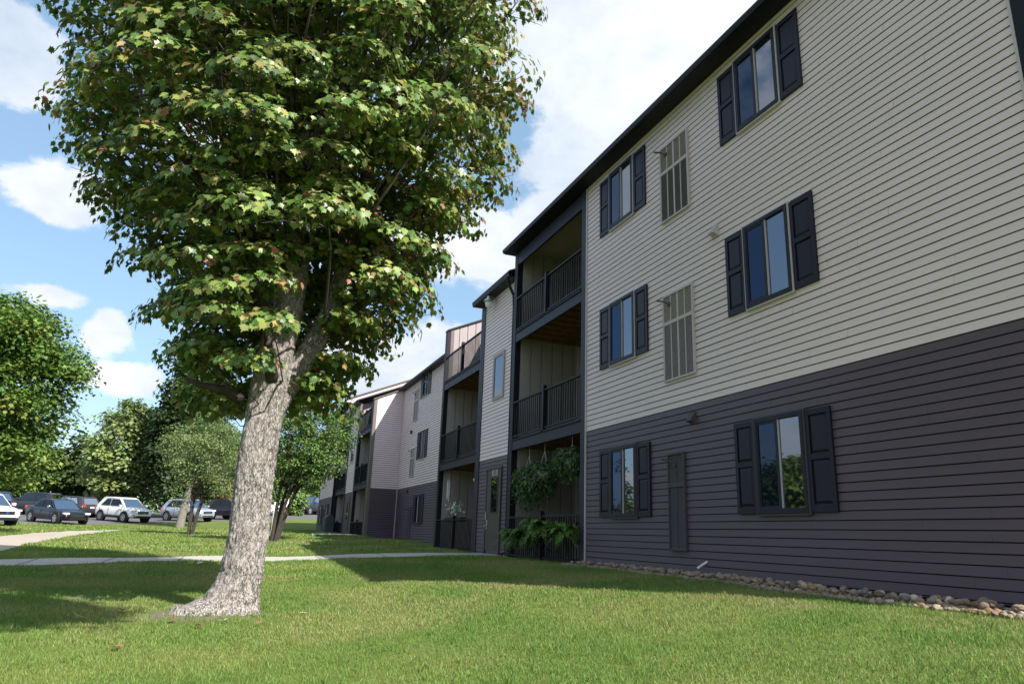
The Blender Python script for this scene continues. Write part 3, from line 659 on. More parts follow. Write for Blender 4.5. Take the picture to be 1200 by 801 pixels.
# ------------------------------------------------------------------ leaves
def rot_frames(n, nrm, tip):
    """orthonormal frames: z = normal, y = tip direction"""
    z = nrm/np.linalg.norm(nrm, axis=1, keepdims=True)
    y = tip-(tip*z).sum(1, keepdims=True)*z; y /= np.linalg.norm(y, axis=1, keepdims=True)+1e-9
    x = np.cross(y, z); return x, y, z
MAPLE = [(0, 0), (0.20, -0.12), (0.24, 0.06), (0.52, 0.04), (0.40, 0.24), (0.62, 0.46), (0.34, 0.50), (0.28, 0.68), (0.13, 0.64), (0, 1.0)]
def leaves(name, pos, nrm, tip, size, col, m, parent, shape='maple'):
    n = len(pos); x, y, z = rot_frames(n, nrm, tip)
    if shape == 'maple':
        R_ = np.array([(px, py, -0.22*px*px-0.18*py*py+0.10*abs(px)) for px, py in MAPLE]); L_ = R_*np.array([-1, 1, 1])
        tv = np.vstack([R_, L_[1:-1]]); k = len(tv); nr = len(R_)
        f1 = list(range(nr)); f2 = [0]+[nr-1]+[nr+i for i in range(nr-2)][::-1]
        tf = [f1, f2]
    elif shape == 'oval':
        tv = np.array([(0, 0, 0), (0.28, 0.35, 0.05), (0.2, 0.75, 0.02), (0, 1, -0.1), (-0.2, 0.75, 0.02), (-0.28, 0.35, 0.05)]); tf = [[0, 1, 2, 3], [0, 3, 4, 5]]
    else:
        tv = np.array([(-0.42, 0.0, 0), (0.42, 0.1, 0.1), (0.5, 0.75, -0.1), (-0.25, 1.0, 0.05)]); tf = [[0, 1, 2, 3]]
    k = len(tv)
    P = pos[:, None, :] + size[:, None, None]*(tv[None, :, 0, None]*x[:, None]+tv[None, :, 1, None]*y[:, None]+tv[None, :, 2, None]*z[:, None])
    V = P.reshape(-1, 3); base = (np.arange(n)*k)[:, None]
    lt = np.array(sum(tf, [])); loops = (base+lt[None]).ravel()
    tl = np.array([len(f) for f in tf]); tot = np.tile(tl, n); starts = np.r_[0, np.cumsum(tot)[:-1]]
    return np_mesh(name, V, loops, starts, tot, m, parent, col=np.repeat(col, k, 0))
def unit(n, r=rng):
    v = r.normal(size=(n, 3)); return v/np.linalg.norm(v, axis=1, keepdims=True)
def palette(n, cols, w, jit=0.18, r=rng):
    c = np.array(cols)[r.choice(len(cols), n, p=np.array(w)/sum(w))]
    return np.clip(c*(1+r.normal(size=(n, 1))*jit)*(1+r.normal(size=(n, 3))*0.06), 0.005, 1)
def noise3(P, freq, seed=0):
    """cheap value noise"""
    P = P*freq; i = np.floor(P).astype(np.int64); f = P-i; f = f*f*(3-2*f)
    def hsh(a, b, c):
        h = (a*374761393+b*668265263+c*2147483647+seed*1274126177) & 0xffffffff
        h = ((h ^ (h >> 13))*1274126177) & 0xffffffff; h = h ^ (h >> 16); return (h & 0xffff)/65535.0
    o = 0
    for dx in (0, 1):
        for dy in (0, 1):
            for dz in (0, 1):
                w = np.where(dx, f[:, 0], 1-f[:, 0])*np.where(dy, f[:, 1], 1-f[:, 1])*np.where(dz, f[:, 2], 1-f[:, 2])
                o = o+w*hsh(i[:, 0]+dx, i[:, 1]+dy, i[:, 2]+dz)
    return o

# ------------------------------------------------------------------ the big maple
maple = empty('maple_tree', (0.17, 8.62, -0.92))
tag(maple, 'big maple with thick pale trunk and dense green crown turning orange, in the near lawn', 'tree')
def trunk_mesh(name, path, radii, parent, m, n=96, flare=False, amp=0.02, step=0.02, seed=0):
    P = np.array(path, float); R_ = np.array(radii, float)
    d = np.r_[0, np.cumsum(np.linalg.norm(np.diff(P, axis=0), axis=1))]; k = max(6, int(d[-1]/step)); s = np.linspace(0, d[-1], k)
    # smooth by averaging several shifted linear interpolations
    def si(a):
        w = d[-1]*0.035
        return sum(np.interp(np.clip(s+q*w, 0, d[-1]), d, a) for q in (-2, -1, 0, 1, 2))/5
    c = np.stack([si(P[:, i]) for i in range(3)], 1); r = si(R_)
    c[0] = P[0]; c[-1] = P[-1]
    t = np.gradient(c, axis=0); t /= np.linalg.norm(t, axis=1, keepdims=True)
    u = np.zeros_like(t); u0 = np.array([0, 1, 0.01])
    for i in range(k):
        u0 = u0-t[i]*(u0@t[i]); u0 /= np.linalg.norm(u0); u[i] = u0
    w = np.cross(t, u); a = np.linspace(0, 2*np.pi, n, endpoint=False)
    rr = np.repeat(r[:, None], n, 1)
    S = np.repeat(s[:, None], n, 1); Aa = np.repeat(a[None], k, 0)
    if flare:
        z = c[:, 2][:, None]; hb = np.clip((-0.38-z)/0.56, 0, 1)
        lob = 0.10+0.9*np.clip(np.cos(Aa-FL[0]), 0, 1)**4+0.35*np.clip(np.cos(Aa-FL[1]), 0, 1)**5+0.25*np.clip(np.cos(Aa-FL[2]), 0, 1)**5
        rr = rr + hb**3.0*0.44*lob
    rr = rr*(1+0.05*np.sin(Aa*3+S*0.9)+0.03*np.sin(Aa*5-S*1.6))
    # bark: vertical plates and furrows; noise sampled on the unrolled cylinder
    Q = np.stack([np.cos(Aa)*r.mean()*1.0, np.sin(Aa)*r.mean(), S*0.22+0*Aa], -1).reshape(-1, 3)
    n1 = noise3(Q+noise3(Q*1.0, 9, 3)[:, None]*0.03, 48, seed+1); n2 = noise3(Q*np.array([1, 1, 2.4]), 70, seed+2); n3 = noise3(Q, 12, seed+4)
    Q2 = Q*np.array([1, 1, 4.0]); n4 = noise3(Q2, 60, seed+5)
    ridg = 1-np.abs(2*n1-1); ridg = np.clip(ridg*1.3, 0, 1)**0.7
    dsp = (-(1-ridg)*0.0+(-np.clip(ridg-0.72, 0, 1)*2.2))*1.0+0.35*n2+0.4*n3+0.18*n4
    rr = rr+amp*dsp.reshape(k, n)*np.clip(r/0.22, 0.25, 1)[:, None]
    V = c[:, None]+rr[..., None]*(np.cos(Aa)[..., None]*u[:, None]+np.sin(Aa)[..., None]*w[:, None]); V = V.reshape(-1, 3)
    id_ = np.arange(k*n).reshape(k, n); F = np.stack([id_[:-1], np.roll(id_, -1, 1)[:-1], np.roll(id_, -1, 1)[1:], id_[1:]], -1).reshape(-1, 4)
    return np_mesh(name, V, F.ravel(), np.arange(len(F))*4, np.full(len(F), 4), m, parent, smooth=True)
bark = bpy.data.materials.new('maple bark'); bark.use_nodes = True; t = bark.node_tree; b = t.nodes['Principled BSDF']
b.inputs['Roughness'].default_value = 0.9; b.inputs['Specular IOR Level'].default_value = 0.15
n1 = gn(85, 6, (1, 1, 0.33)); n2 = gn(3.0, 5); n3 = gn(90, 4, (1, 1, 0.5))
def crack(src, lo, hi):
    a_ = t.nodes.new('ShaderNodeMath'); a_.operation = 'SUBTRACT'; t.links.new(src, a_.inputs[0]); a_.inputs[1].default_value = 0.5
    b_ = t.nodes.new('ShaderNodeMath'); b_.operation = 'ABSOLUTE'; t.links.new(a_.outputs[0], b_.inputs[0])
    m_ = t.nodes.new('ShaderNodeMapRange'); t.links.new(b_.outputs[0], m_.inputs[0]); m_.inputs[1].default_value = lo; m_.inputs[2].default_value = hi; return m_.outputs[0]
ck1 = crack(gn(13, 5, (1, 1, 0.30)), 0.0, 0.016); ck2 = crack(gn(40, 3, (1, 1, 0.36)), 0.0, 0.022)
cm = t.nodes.new('ShaderNodeMath'); cm.operation = 'MULTIPLY'; t.links.new(ck1, cm.inputs[0]); t.links.new(ck2, cm.inputs[1])
c1 = gmix(n1, (0.17, 0.15, 0.14), (0.40, 0.365, 0.34), 0.39, 0.57)
c1 = gmix(cm.outputs[0], (0.07, 0.058, 0.053), c1)
c1 = gmix(n3, c1, (0.50, 0.47, 0.45), 0.58, 0.75)
c1 = gmix(n2, c1, (0.34, 0.29, 0.265), 0.5, 0.9)
t.links.new(c1, b.inputs['Base Color'])
bp = t.nodes.new('ShaderNodeBump'); bp.inputs['Strength'].default_value = 0.9; bp.inputs['Distance'].default_value = 0.012
t.links.new(cm.outputs[0], bp.inputs['Height']); t.links.new(bp.outputs[0], b.inputs['Normal'])
# angles in the trunk's own frame: u starts along +Y, w = t x u is -X for an upright stem
FL = (math.radians(105), math.radians(215), math.radians(330))
YT = 8.62
main_path = [(0.17, 8.62, -1.15), (0.3, 8.62, -0.88), (0.3, 8.62, -0.56), (0.29, 8.62, -0.11), (0.27, 8.62, 0.35), (0.27, 8.62, 0.83), (0.27, 8.62, 1.32), (0.32, 8.62, 1.73), (0.39, 8.62, 2.15), (0.43, 8.62, 3.03), (0.43, 8.62, 3.95), (0.41, 8.62, 4.91), (0.37, 8.62, 5.8), (0.33, 8.62, 6.73), (0.35000000000000003, 8.62, 8.2), (0.33, 8.62, 10)]
main_r = [0.235, 0.23, 0.212, 0.198, 0.192, 0.194, 0.208, 0.215, 0.215, 0.185, 0.15, 0.125, 0.105, 0.085, 0.06, 0.02]
trunk_mesh('trunk', main_path, main_r, maple, bark, n=150, flare=True, amp=0.019, step=0.014)
fork_path = [(0.32, 8.62, 1.12), (0.47, 8.62, 1.59), (0.66, 8.62, 1.98), (0.86, 8.62, 2.3), (0.95, 8.62, 2.72), (1.01, 8.62, 3.24), (1.12, 8.62, 4.1), (1.27, 8.62, 5.01), (1.44, 8.62, 6.12), (1.68, 8.62, 7.48)]
fork_r = [0.12, 0.14, 0.14, 0.115, 0.105, 0.09, 0.075, 0.055, 0.03, 0.012]
trunk_mesh('limb', fork_path, fork_r, maple, bark, n=64, amp=0.016, step=0.025, seed=9)
LIMBS = [(main_path, main_r), (fork_path, fork_r)]
# crown: clumps of drooping leafy shoots
prof_z = [1.35, 1.7, 2.1, 2.6, 3.1, 3.7, 4.4, 5.2, 6.0, 6.8, 7.8, 8.8, 9.6, 10.2]
prof_l = [-0.5, -0.67, -1.01, -1.25, -1.42, -1.66, -2.08, -2.4, -2.54, -2.81, -2.8, -2.5, -1.82, -0.79]
prof_r = [1.19, 1.35, 1.8, 1.94, 2.26, 2.49, 3.02, 3.2, 3.51, 3.27, 2.89, 2.55, 2.04, 1.29]
prof_l = [a-d for a, d in zip(prof_l, (0, 0, 0, .05, .14, .28, .26, .18, .12, .08, 0, 0, 0, 0))]
cl = []; tries = 0
r1 = np.random.default_rng(21)
GZ = -0.92
def sun_ok(p):
    hgt = p[2]-GZ; xs_, ys_ = p[0]-0.473*hgt, p[1]+hgt
    # keep the sunlight on trunk and on the lawn to the right of it, as it falls in the photograph
    a_, b_ = np.array([0.3, 8.6]), np.array([-0.95, 11.3]); q = np.array([xs_, ys_]); tt = np.clip(((q-a_)@(b_-a_))/((b_-a_)@(b_-a_)), 0, 1)
    if p[1] < 8.9 and np.linalg.norm(q-(a_+tt*(b_-a_))) < 0.50: return False
    if ys_ < 10.2 and xs_ > -0.55: return False
    if ys_ < 12.0 and xs_ > 0.95 and p[1] < 7.6: return False
    if ys_ < 7.9: return False
    return True
while len(cl) < 760 and tries < 60000:
    tries += 1
    z = r1.uniform(1.35, 10.2); l = np.interp(z, prof_z, prof_l); rr_ = np.interp(z, prof_z, prof_r); xc = (l+rr_)/2; hw = (rr_-l)/2
    a = r1.uniform(0, 2*np.pi); rad = r1.uniform(0, 1)**0.40
    cr_ = min(0.40, hw*0.45)
    x = xc+(hw-cr_*0.45)*rad*np.cos(a); y = YT+0.1+(hw*1.05+0.15-cr_*0.6)*rad*np.sin(a)
    p = np.array([x, y, z])
    if not sun_ok(p): continue
    if any((x-q[0])**2+(y-q[1])**2+((z-q[2])*1.25)**2 < 0.33**2 for q in cl): continue
    # keep the main stem partly in view
    cl.append(p)
cl = np.array(cl)
mp_ = np.array(main_path)
pos = []; nrm = []; tip = []; tint = []; twig = MB()
for ci, p in enumerate(cl):
    z = p[2]; l = np.interp(z, prof_z, prof_l); rr_ = np.interp(z, prof_z, prof_r); hw = (rr_-l)/2
    axx = np.interp(z, mp_[:, 2], mp_[:, 0]); out = np.array([p[0]-axx, p[1]-YT, 0]); dist = np.linalg.norm(out); out = out/(dist+1e-6)
    n = int(r1.uniform(115, 170)); R_ = r1.uniform(0.26, 0.42)
    d_ = r1.normal(size=(n, 3)); d_ /= np.linalg.norm(d_, axis=1, keepdims=True); d_[:, 2] = np.where(d_[:, 2] < -0.25, -d_[:, 2]*0.6, d_[:, 2])
    # cap-shaped shell, sloping down and outwards
    rad = R_*(0.55+0.5*r1.uniform(size=(n, 1))**0.6)
    q = p+d_*rad*np.array([1.15, 1.15, 0.62])
    q[:, 2] -= 0.32*((q-p)@out).clip(0, 1)
    pos.append(q)
    nn = d_*0.75+np.array([0, 0, 0.42])+out*0.55+r1.normal(size=(n, 3))*0.36; nrm.append(nn)
    tt = out*0.7+d_*np.array([1, 1, 0])*0.8+np.array([0, 0, -0.9])+r1.normal(size=(n, 3))*0.3; tip.append(tt)
    base = r1.normal()*0.12
    tint.append(np.full(n, base))
    # twig back to the nearest stem
    best = None
    for path, rads in LIMBS:
        for j, s_ in enumerate(path):
            s_ = np.array(s_)
            if s_[2] < 1.0: continue
            c_ = np.linalg.norm((p-s_)*np.array([1, 1, 1]))+0.9*max(0, s_[2]-(z-0.45*np.linalg.norm((p-s_)[:2])))
            if best is None or c_ < best[0]: best = (c_, s_)
    s_ = best[1]; L_ = np.linalg.norm(p-s_)
    mid = s_*0.5+p*0.5+np.array([0, 0, -0.10*L_])+r1.normal(size=3)*0.06*L_
    m2 = s_*0.78+p*0.22+np.array([0, 0, -0.05*L_])
    r0 = 0.007+0.010*L_*(r1.uniform()**3+0.2)
    twig.tube([s_, m2, mid, (mid+p)/2+r1.normal(size=3)*0.03, p], [r0, r0*0.85, r0*0.65, r0*0.45, 0.004], 5, cap=False)
    for _ in range(4):
        e = p+r1.normal(size=3)*np.array([.25, .25, .14]); twig.tube([p*0.8+mid*0.2, (p+e)/2+r1.normal(size=3)*.03, p*.25+e*.75], [0.005, 0.004, 0.002], 3, cap=False)
pos = np.vstack(pos); nrm = np.vstack(nrm); tip = np.vstack(tip); tint = np.concatenate(tint)
n = len(pos)
lp = noise3(pos, 0.9, 5); up_ = np.clip((pos[:, 2]-2)/6, 0, 1)
col = palette(n, [(0.075, 0.145, 0.032), (0.14, 0.225, 0.046), (0.265, 0.32, 0.085), (0.36, 0.33, 0.11)], [0.26, 0.36, 0.29, 0.09], 0.15, r1)
pr_or = np.clip(0.02+0.22*np.clip(lp-0.52, 0, 1)*2, 0, 1)
outer = np.clip((np.abs(pos[:, 0]-0.35)-1.0)/2.2, 0, 1)
pr_or = pr_or*(0.55+1.15*outer)*(0.7+0.9*up_)+0.02
o_ = r1.uniform(size=n) < pr_or
col[o_] = palette(o_.sum(), [(0.40, 0.22, 0.09), (0.34, 0.12, 0.06), (0.44, 0.32, 0.15), (0.30, 0.24, 0.08)], [0.3, 0.18, 0.22, 0.3], 0.15, r1)
col *= (1+tint[:, None]*0.7)
leaves('crown', pos, nrm, tip, r1.uniform(0.050, 0.104, n), col.clip(0.01, 1), M_['leafbig'], maple)
twig.build('branches', mat('twig bark', (0.075, 0.062, 0.055), 0.85, 0.2), maple)
# dead stub, left
MB().tube([(0.02, YT, 1.42), (-0.2, YT-0.1, 1.5), (-0.42, YT-0.2, 1.50), (-0.60, YT-0.25, 1.56)], [0.07, 0.045, 0.035, 0.012], 10).build('limb', M_['bark2'], maple, smooth=True)
MB().tube([(0.36, YT-0.05, 1.55), (0.27, YT-0.32, 1.85), (0.20, YT-0.40, 2.15)], [0.10, 0.055, 0.03], 10).build('limb', M_['bark2'], maple, smooth=True)
for (a, b_, c_, r0) in (((0.52, YT, 2.0), (-0.3, YT-0.5, 3.0), (-1.2, YT-0.9, 4.3), 0.06), ((0.6, YT, 2.6), (0.1, YT+0.3, 3.6), (-0.6, YT+0.6, 5.0), 0.06),
                        ((0.68, YT, 3.2), (-0.1, YT-0.7, 4.4), (-0.8, YT-1.3, 6.2), 0.055), ((0.98, YT, 2.3), (1.7, YT-0.3, 3.4), (2.4, YT-0.5, 5.0), 0.055),
                        ((0.72, YT, 3.8), (0.9, YT-0.8, 4.9), (1.2, YT-1.3, 6.4), 0.05), ((0.75, YT, 4.4), (0.2, YT, 5.6), (-0.8, YT, 7.6), 0.055), ((1.2, YT, 3.4), (1.9, YT+0.5, 4.6), (2.5, YT+0.6, 6.6), 0.05)):
    P_ = [Vector(a), Vector(a).lerp(Vector(b_), 0.5)+Vector((0, 0, -0.06)), Vector(b_), Vector(b_).lerp(Vector(c_), 0.5)+Vector((0.05, 0, 0.03)), Vector(c_)]
    MB().tube(P_, [r0, r0*0.85, r0*0.7, r0*0.45, 0.012], 10).build('limb', M_['bark2'], maple, smooth=True)
finish(maple)

# ------------------------------------------------------------------ other trees
def tree(name, label, x, y, zc0, zc1, rx, ry, cols, w, n_clump, per, lsize, seed, cat='tree', group='trees round the car park', trunk_r=0.16, lean=(0, 0), stems=1, bark_m='bark2', shape='quad', top=1.0, skirt=0.0, zg=None, clump=None, flat=0.8, limb0=0.3):
    """crown between heights zc0 and zc1, half widths rx, ry"""
    r = np.random.default_rng(seed); g = Tf(x, y) if zg is None else zg
    o = empty(name, (x, y, g)); tag(o, label, cat, group)
    cz = (zc0+zc1)/2; hz = (zc1-zc0)/2; cx, cy_ = x+lean[0], y+lean[1]
    P = []; t_ = 0
    cr_ = clump or min(rx, hz)*0.26
    while len(P) < n_clump and t_ < 20000:
        t_ += 1
        d_ = unit(1, r)[0]; rad = r.uniform(0.15, 1)**0.45; q = d_*rad
        if q[2] > 0: s = 1-(1-top)*q[2]
        else: s = 1+skirt*q[2]
        amp = 1+0.13*math.sin(3*math.atan2(q[1], q[0])+seed)+0.10*math.sin(5*q[2]+seed*2+2*q[0])
        p = np.array([cx+q[0]*(rx-cr_*.6)*s*amp, cy_+q[1]*(ry-cr_*.6)*s*amp, cz+q[2]*(hz-cr_*.5)*amp])
        P.append(p)
    P = np.array(P); n = n_clump*per
    d_ = unit(n, r); rad = cr_*(0.45+0.65*r.uniform(size=(n, 1))**0.7)*r.uniform(0.7, 1.35, (n_clump, 1)).repeat(per, 0); d_[:, 2] = np.where(d_[:, 2] < -0.3, -d_[:, 2], d_[:, 2])
    pos = P.repeat(per, 0)+d_*rad*np.array([1.1, 1.1, flat]); pos = pos+r.normal(size=pos.shape)*cr_*0.12
    nn = d_*0.7+np.array([0, 0, 0.7])+r.normal(size=(n, 3))*0.5; tt = d_+r.normal(size=(n, 3))*0.8+np.array([0, 0, -0.4])
    col = palette(n, cols, w, 0.16, r)*0.45+palette(n_clump, cols, w, 0.12, r).repeat(per, 0)*0.55
    leaves('crown', pos, nn, tt, r.uniform(0.7, 1.3, n)*lsize, col.clip(0.008, 1), M_['leaf'], o, shape)
    tk = MB(); br = MB()
    for s_ in range(stems):
        a = 2*math.pi*s_/max(stems, 1)+0.6*seed; sp_ = 0.0 if stems == 1 else 0.5
        bx, by = x+(0 if stems == 1 else 0.10*math.cos(a)), y+(0 if stems == 1 else 0.10*math.sin(a))
        ht = zc0+(zc1-zc0)*0.62; ex, ey = cx+sp_*rx*math.cos(a)*0.6, cy_+sp_*ry*math.sin(a)*0.6
        pts = [(bx, by, g-0.2), (bx, by, g+0.05), (bx+(ex-bx)*.22, by+(ey-by)*.22, g+(ht-g)*0.3), (bx+(ex-bx)*.6+r.normal()*.04, by+(ey-by)*.6, g+(ht-g)*0.6), (ex, ey, ht)]
        tr_ = trunk_r if stems == 1 else trunk_r*0.55
        tk.tube(pts, [tr_*1.35, tr_*1.1, tr_*0.9, tr_*0.6, tr_*0.15], 12)
        for p in P[s_::max(stems, 1)][:18]:
            t0 = r.uniform(limb0, 0.85); i = 2 if t0 < .6 else 3; A_ = np.array(pts[i]); B_ = np.array(pts[i+1]); st = A_+(B_-A_)*r.uniform(0.1 if limb0 < .5 else .85, 0.8 if limb0 < .5 else .98)
            if st[2] > p[2]: st = A_
            br.tube([st, (st+p)/2+np.array([0, 0, 0.1*np.linalg.norm(p-st)]), p], [tr_*0.35, tr_*0.2, tr_*0.05], 5, cap=False)
    tk.build('trunk', M_[bark_m], o, smooth=True); br.build('branches', M_[bark_m], o)
    finish(o); return o
G_mid = [(0.065, 0.125, 0.028), (0.11, 0.19, 0.038), (0.18, 0.25, 0.05), (0.27, 0.30, 0.065)]
G_dark = [(0.028, 0.055, 0.018), (0.045, 0.08, 0.022), (0.07, 0.11, 0.03)]
G_pale = [(0.11, 0.165, 0.055), (0.18, 0.245, 0.085), (0.27, 0.33, 0.12)]
tree('maple_tree', 'broad yellow-green maple at the left edge, its crown hanging low over the parked cars', -8.5, 30.2, 0.75, 8.4, 3.3, 3.2,
     [(0.05, 0.115, 0.02), (0.09, 0.175, 0.028), (0.16, 0.26, 0.045), (0.26, 0.29, 0.06)], [0.32, 0.34, 0.26, 0.08], 300, 150, 0.118, 31, shape='maple', trunk_r=0.2, top=0.75, clump=0.66)
tree('poplar_tree', 'pale green loose tree behind the white compact SUV', -8.6, 73.0, 0.2, 11.6, 4.2, 3.6, [(0.15, 0.215, 0.07), (0.23, 0.30, 0.10), (0.32, 0.38, 0.14)], [0.4, 0.4, 0.2], 150, 110, 0.26, 32, top=0.55, clump=1.0)
tree('evergreen_tree', 'tall dark tree behind the silver crossover', -3.5, 69.0, -0.3, 16.2, 3.8, 3.8, G_dark, [0.45, 0.4, 0.15], 200, 130, 0.26, 33, top=0.75, clump=1.1)
tree('crabapple_tree', 'small grayish-green tree with several thin crossing stems, in front of the silver crossover', -1.35, 38.6, 0.75, 5.0, 2.2, 2.0, G_pale, [0.45, 0.38, 0.17], 120, 110, 0.095, 35, stems=4, trunk_r=0.10, shape='oval', group='small trees in the lawn', lean=(0.3, 0.2), clump=0.42)
tree('crabapple_tree', 'light green tree with one thick leaning pale trunk in front of the silver crossover', -2.5, 52.0, 2.2, 7.6, 2.7, 2.6, G_pale, [0.45, 0.38, 0.17], 120, 110, 0.13, 36, trunk_r=0.25, bark_m='bark3', shape='oval', group='small trees in the lawn', lean=(0.6, 0), clump=0.55)
tree('crabapple_tree', 'small green tree with dark leaning stems between the big maple and the far wing', 1.95, 29.4, 1.2, 5.6, 2.2, 2.0, [(0.075, 0.145, 0.035), (0.125, 0.21, 0.05), (0.20, 0.29, 0.08)], [0.4, 0.4, 0.2], 170, 130, 0.095, 37, stems=4, trunk_r=0.13, shape='oval', group='small trees in the lawn', lean=(0.75, 0.3), top=0.85, clump=0.42)
bgt = [(-26, 78, 11.5, 5.0, 'mid green tree at the far left behind the dark van'), (-19, 82, 10.0, 4.4, 'mid green tree behind the black sedan'), (-13.5, 84, 9.0, 4.2, 'olive tree behind the dark hatchback'),
       (0.8, 92, 11.5, 4.6, 'dark green tree hidden mostly by the big trunk'), (5.2, 96, 9.5, 4.2, 'green tree seen between the big trunk and the small lawn tree'), (10.5, 92, 9.5, 4.2, 'green tree behind the dark pickup at the end of the far wing'), (16, 94, 10.0, 4.6, 'green tree hidden behind the far wing')]
for i, (x, y, hh, rx, lb) in enumerate(bgt):
    tree('broadleaf_tree', lb, x, y, 0.4, hh, rx, 3.6, G_mid if i % 2 else [(0.045, 0.085, 0.02), (0.07, 0.12, 0.028), (0.12, 0.15, 0.04)], [0.4, 0.35, 0.2, 0.05] if i % 2 else [0.45, 0.4, 0.15], 90, 100, 0.3, 50+i, clump=1.1)
tree('autumn_tree', 'small orange-leaved tree behind the dark SUV beside the big trunk', -0.9, 78, 1.6, 4.8, 1.9, 1.6, [(0.30, 0.16, 0.07), (0.24, 0.17, 0.07), (0.14, 0.15, 0.05)], [0.5, 0.3, 0.2], 40, 70, 0.2, 61, clump=0.6)
tree('ornamental_grass', 'light green rounded clump of tall grass beside the dark pickup', 5.9, 73.5, 0.8, 3.9, 1.6, 1.5, [(0.16, 0.26, 0.07), (0.22, 0.33, 0.10), (0.12, 0.2, 0.05)], [0.4, 0.35, 0.25], 60, 80, 0.2, 62, cat='plant', group='shrubs behind the far wing', trunk_r=0.08, clump=0.6)
tree('hedge_shrub', 'dark green shrub behind the yellow signpost', 4.2, 80.5, 1.0, 4.6, 2.2, 1.8, G_mid, [0.4, 0.35, 0.2, 0.05], 60, 80, 0.22, 63, cat='plant', group='shrubs behind the far wing', trunk_r=0.08, clump=0.7)
tree('maple_tree', 'unseen maple added behind the viewer, leaning in to shade the lawn left of the big trunk', -2.3, -0.7, 7.2, 8.9, 1.25, 1.15, G_mid, [0.4, 0.35, 0.2, 0.05], 60, 110, 0.12, 91, shape='maple', trunk_r=0.12, lean=(4.3, 0.8), clump=0.4, group='trees across the lawn', limb0=0.8)  # added out of view, flat crown and lean shaped to cast the lawn shade
rh = np.random.default_rng(404); n = 16000
hx = rh.uniform(-48, 26, n); hp = np.stack([hx, 98+rh.normal(size=n)*1.2, 1.0+rh.uniform(0, 1, n)*(3.6+2.2*noise3(np.stack([hx, hx*0, hx*0], 1), .35, 3))], 1)
hn = unit(n, rh)+np.array([0, -.4, .6])
tag(leaves('hedgerow', hp, hn, unit(n, rh), rh.uniform(.3, .5, n), palette(n, G_mid, [.45, .35, .17, .03], .2, rh), M_['leaf'], None, 'quad'), 'hedgerow of mixed green shrubs along the far side of the car park', 'hedge', kind='stuff')
# trees across the lawn that the ground floor windows mirror
for i, (x, y, hh, rx) in enumerate([(-21.5, 35.5, 5.6, 3.2), (-31, 41, 7.5, 4.5), (-22, 14, 7.5, 4.2)]):
    tree('lawn_tree', ['round tree across the lawn, mirrored in the windows', 'largest tree across the lawn, farther back', 'tree across the lawn nearest the camera side'][i], x, y, 0.8, hh, rx, rx, G_mid, [0.4, 0.35, 0.2, 0.05], 90, 100, 0.24, 80+i, group='trees across the lawn', clump=0.95)

# ------------------------------------------------------------------ cars
CP = {}
def paint(name, col, metal=0.0, rough=0.3): 
    if name not in CP: CP[name] = mat(name, col, rough, 0.5, metal=metal, coat=0.35)
    return CP[name]
cg = glass('car glass', (0.012, 0.015, 0.018), 0.32, (0.5, 0.53, 0.58))
tyre = mat('tyre rubber', (0.018, 0.018, 0.018), 0.85, 0.2); rimm = mat('alloy', (0.55, 0.56, 0.58), 0.3, 0.5, metal=0.8); blk = mat('black plastic', (0.02, 0.02, 0.022), 0.6, 0.3)
lampm = mat('headlamp', (0.75, 0.77, 0.8), 0.15, 0.6, coat=1.0); redm = mat('tail lamp', (0.45, 0.02, 0.02), 0.25, 0.6, coat=1.0); chrome = mat('chrome', (0.8, 0.8, 0.82), 0.15, 0.5, metal=1.0)
KIND = {  # L, W, H, wheelbase, wheel r, [roof profile points x from rear(0..1) , z frac], belt heights
 'suv':    dict(L=4.3, W=1.78, H=1.66, wb=2.58, wr=0.345, front_ov=0.86, sill=0.30, hood=1.02, belt=1.06, tail=1.04, cab=(0.015, 0.17, 0.58, 0.79)),
 'sedan':  dict(L=4.55, W=1.80, H=1.43, wb=2.78, wr=0.33, front_ov=0.80, sill=0.20, hood=0.83, belt=0.92, tail=1.02, cab=(0.14, 0.29, 0.56, 0.745)),
 'hatch':  dict(L=4.2, W=1.75, H=1.52, wb=2.55, wr=0.32, front_ov=0.85, sill=0.22, hood=0.95, belt=0.98, tail=1.0, cab=(0.02, 0.12, 0.58, 0.78)),
 'pickup': dict(L=5.3, W=1.95, H=1.85, wb=3.3, wr=0.39, front_ov=0.95, sill=0.40, hood=1.18, belt=1.20, tail=1.2, cab=(0.30, 0.36, 0.58, 0.74)),
}
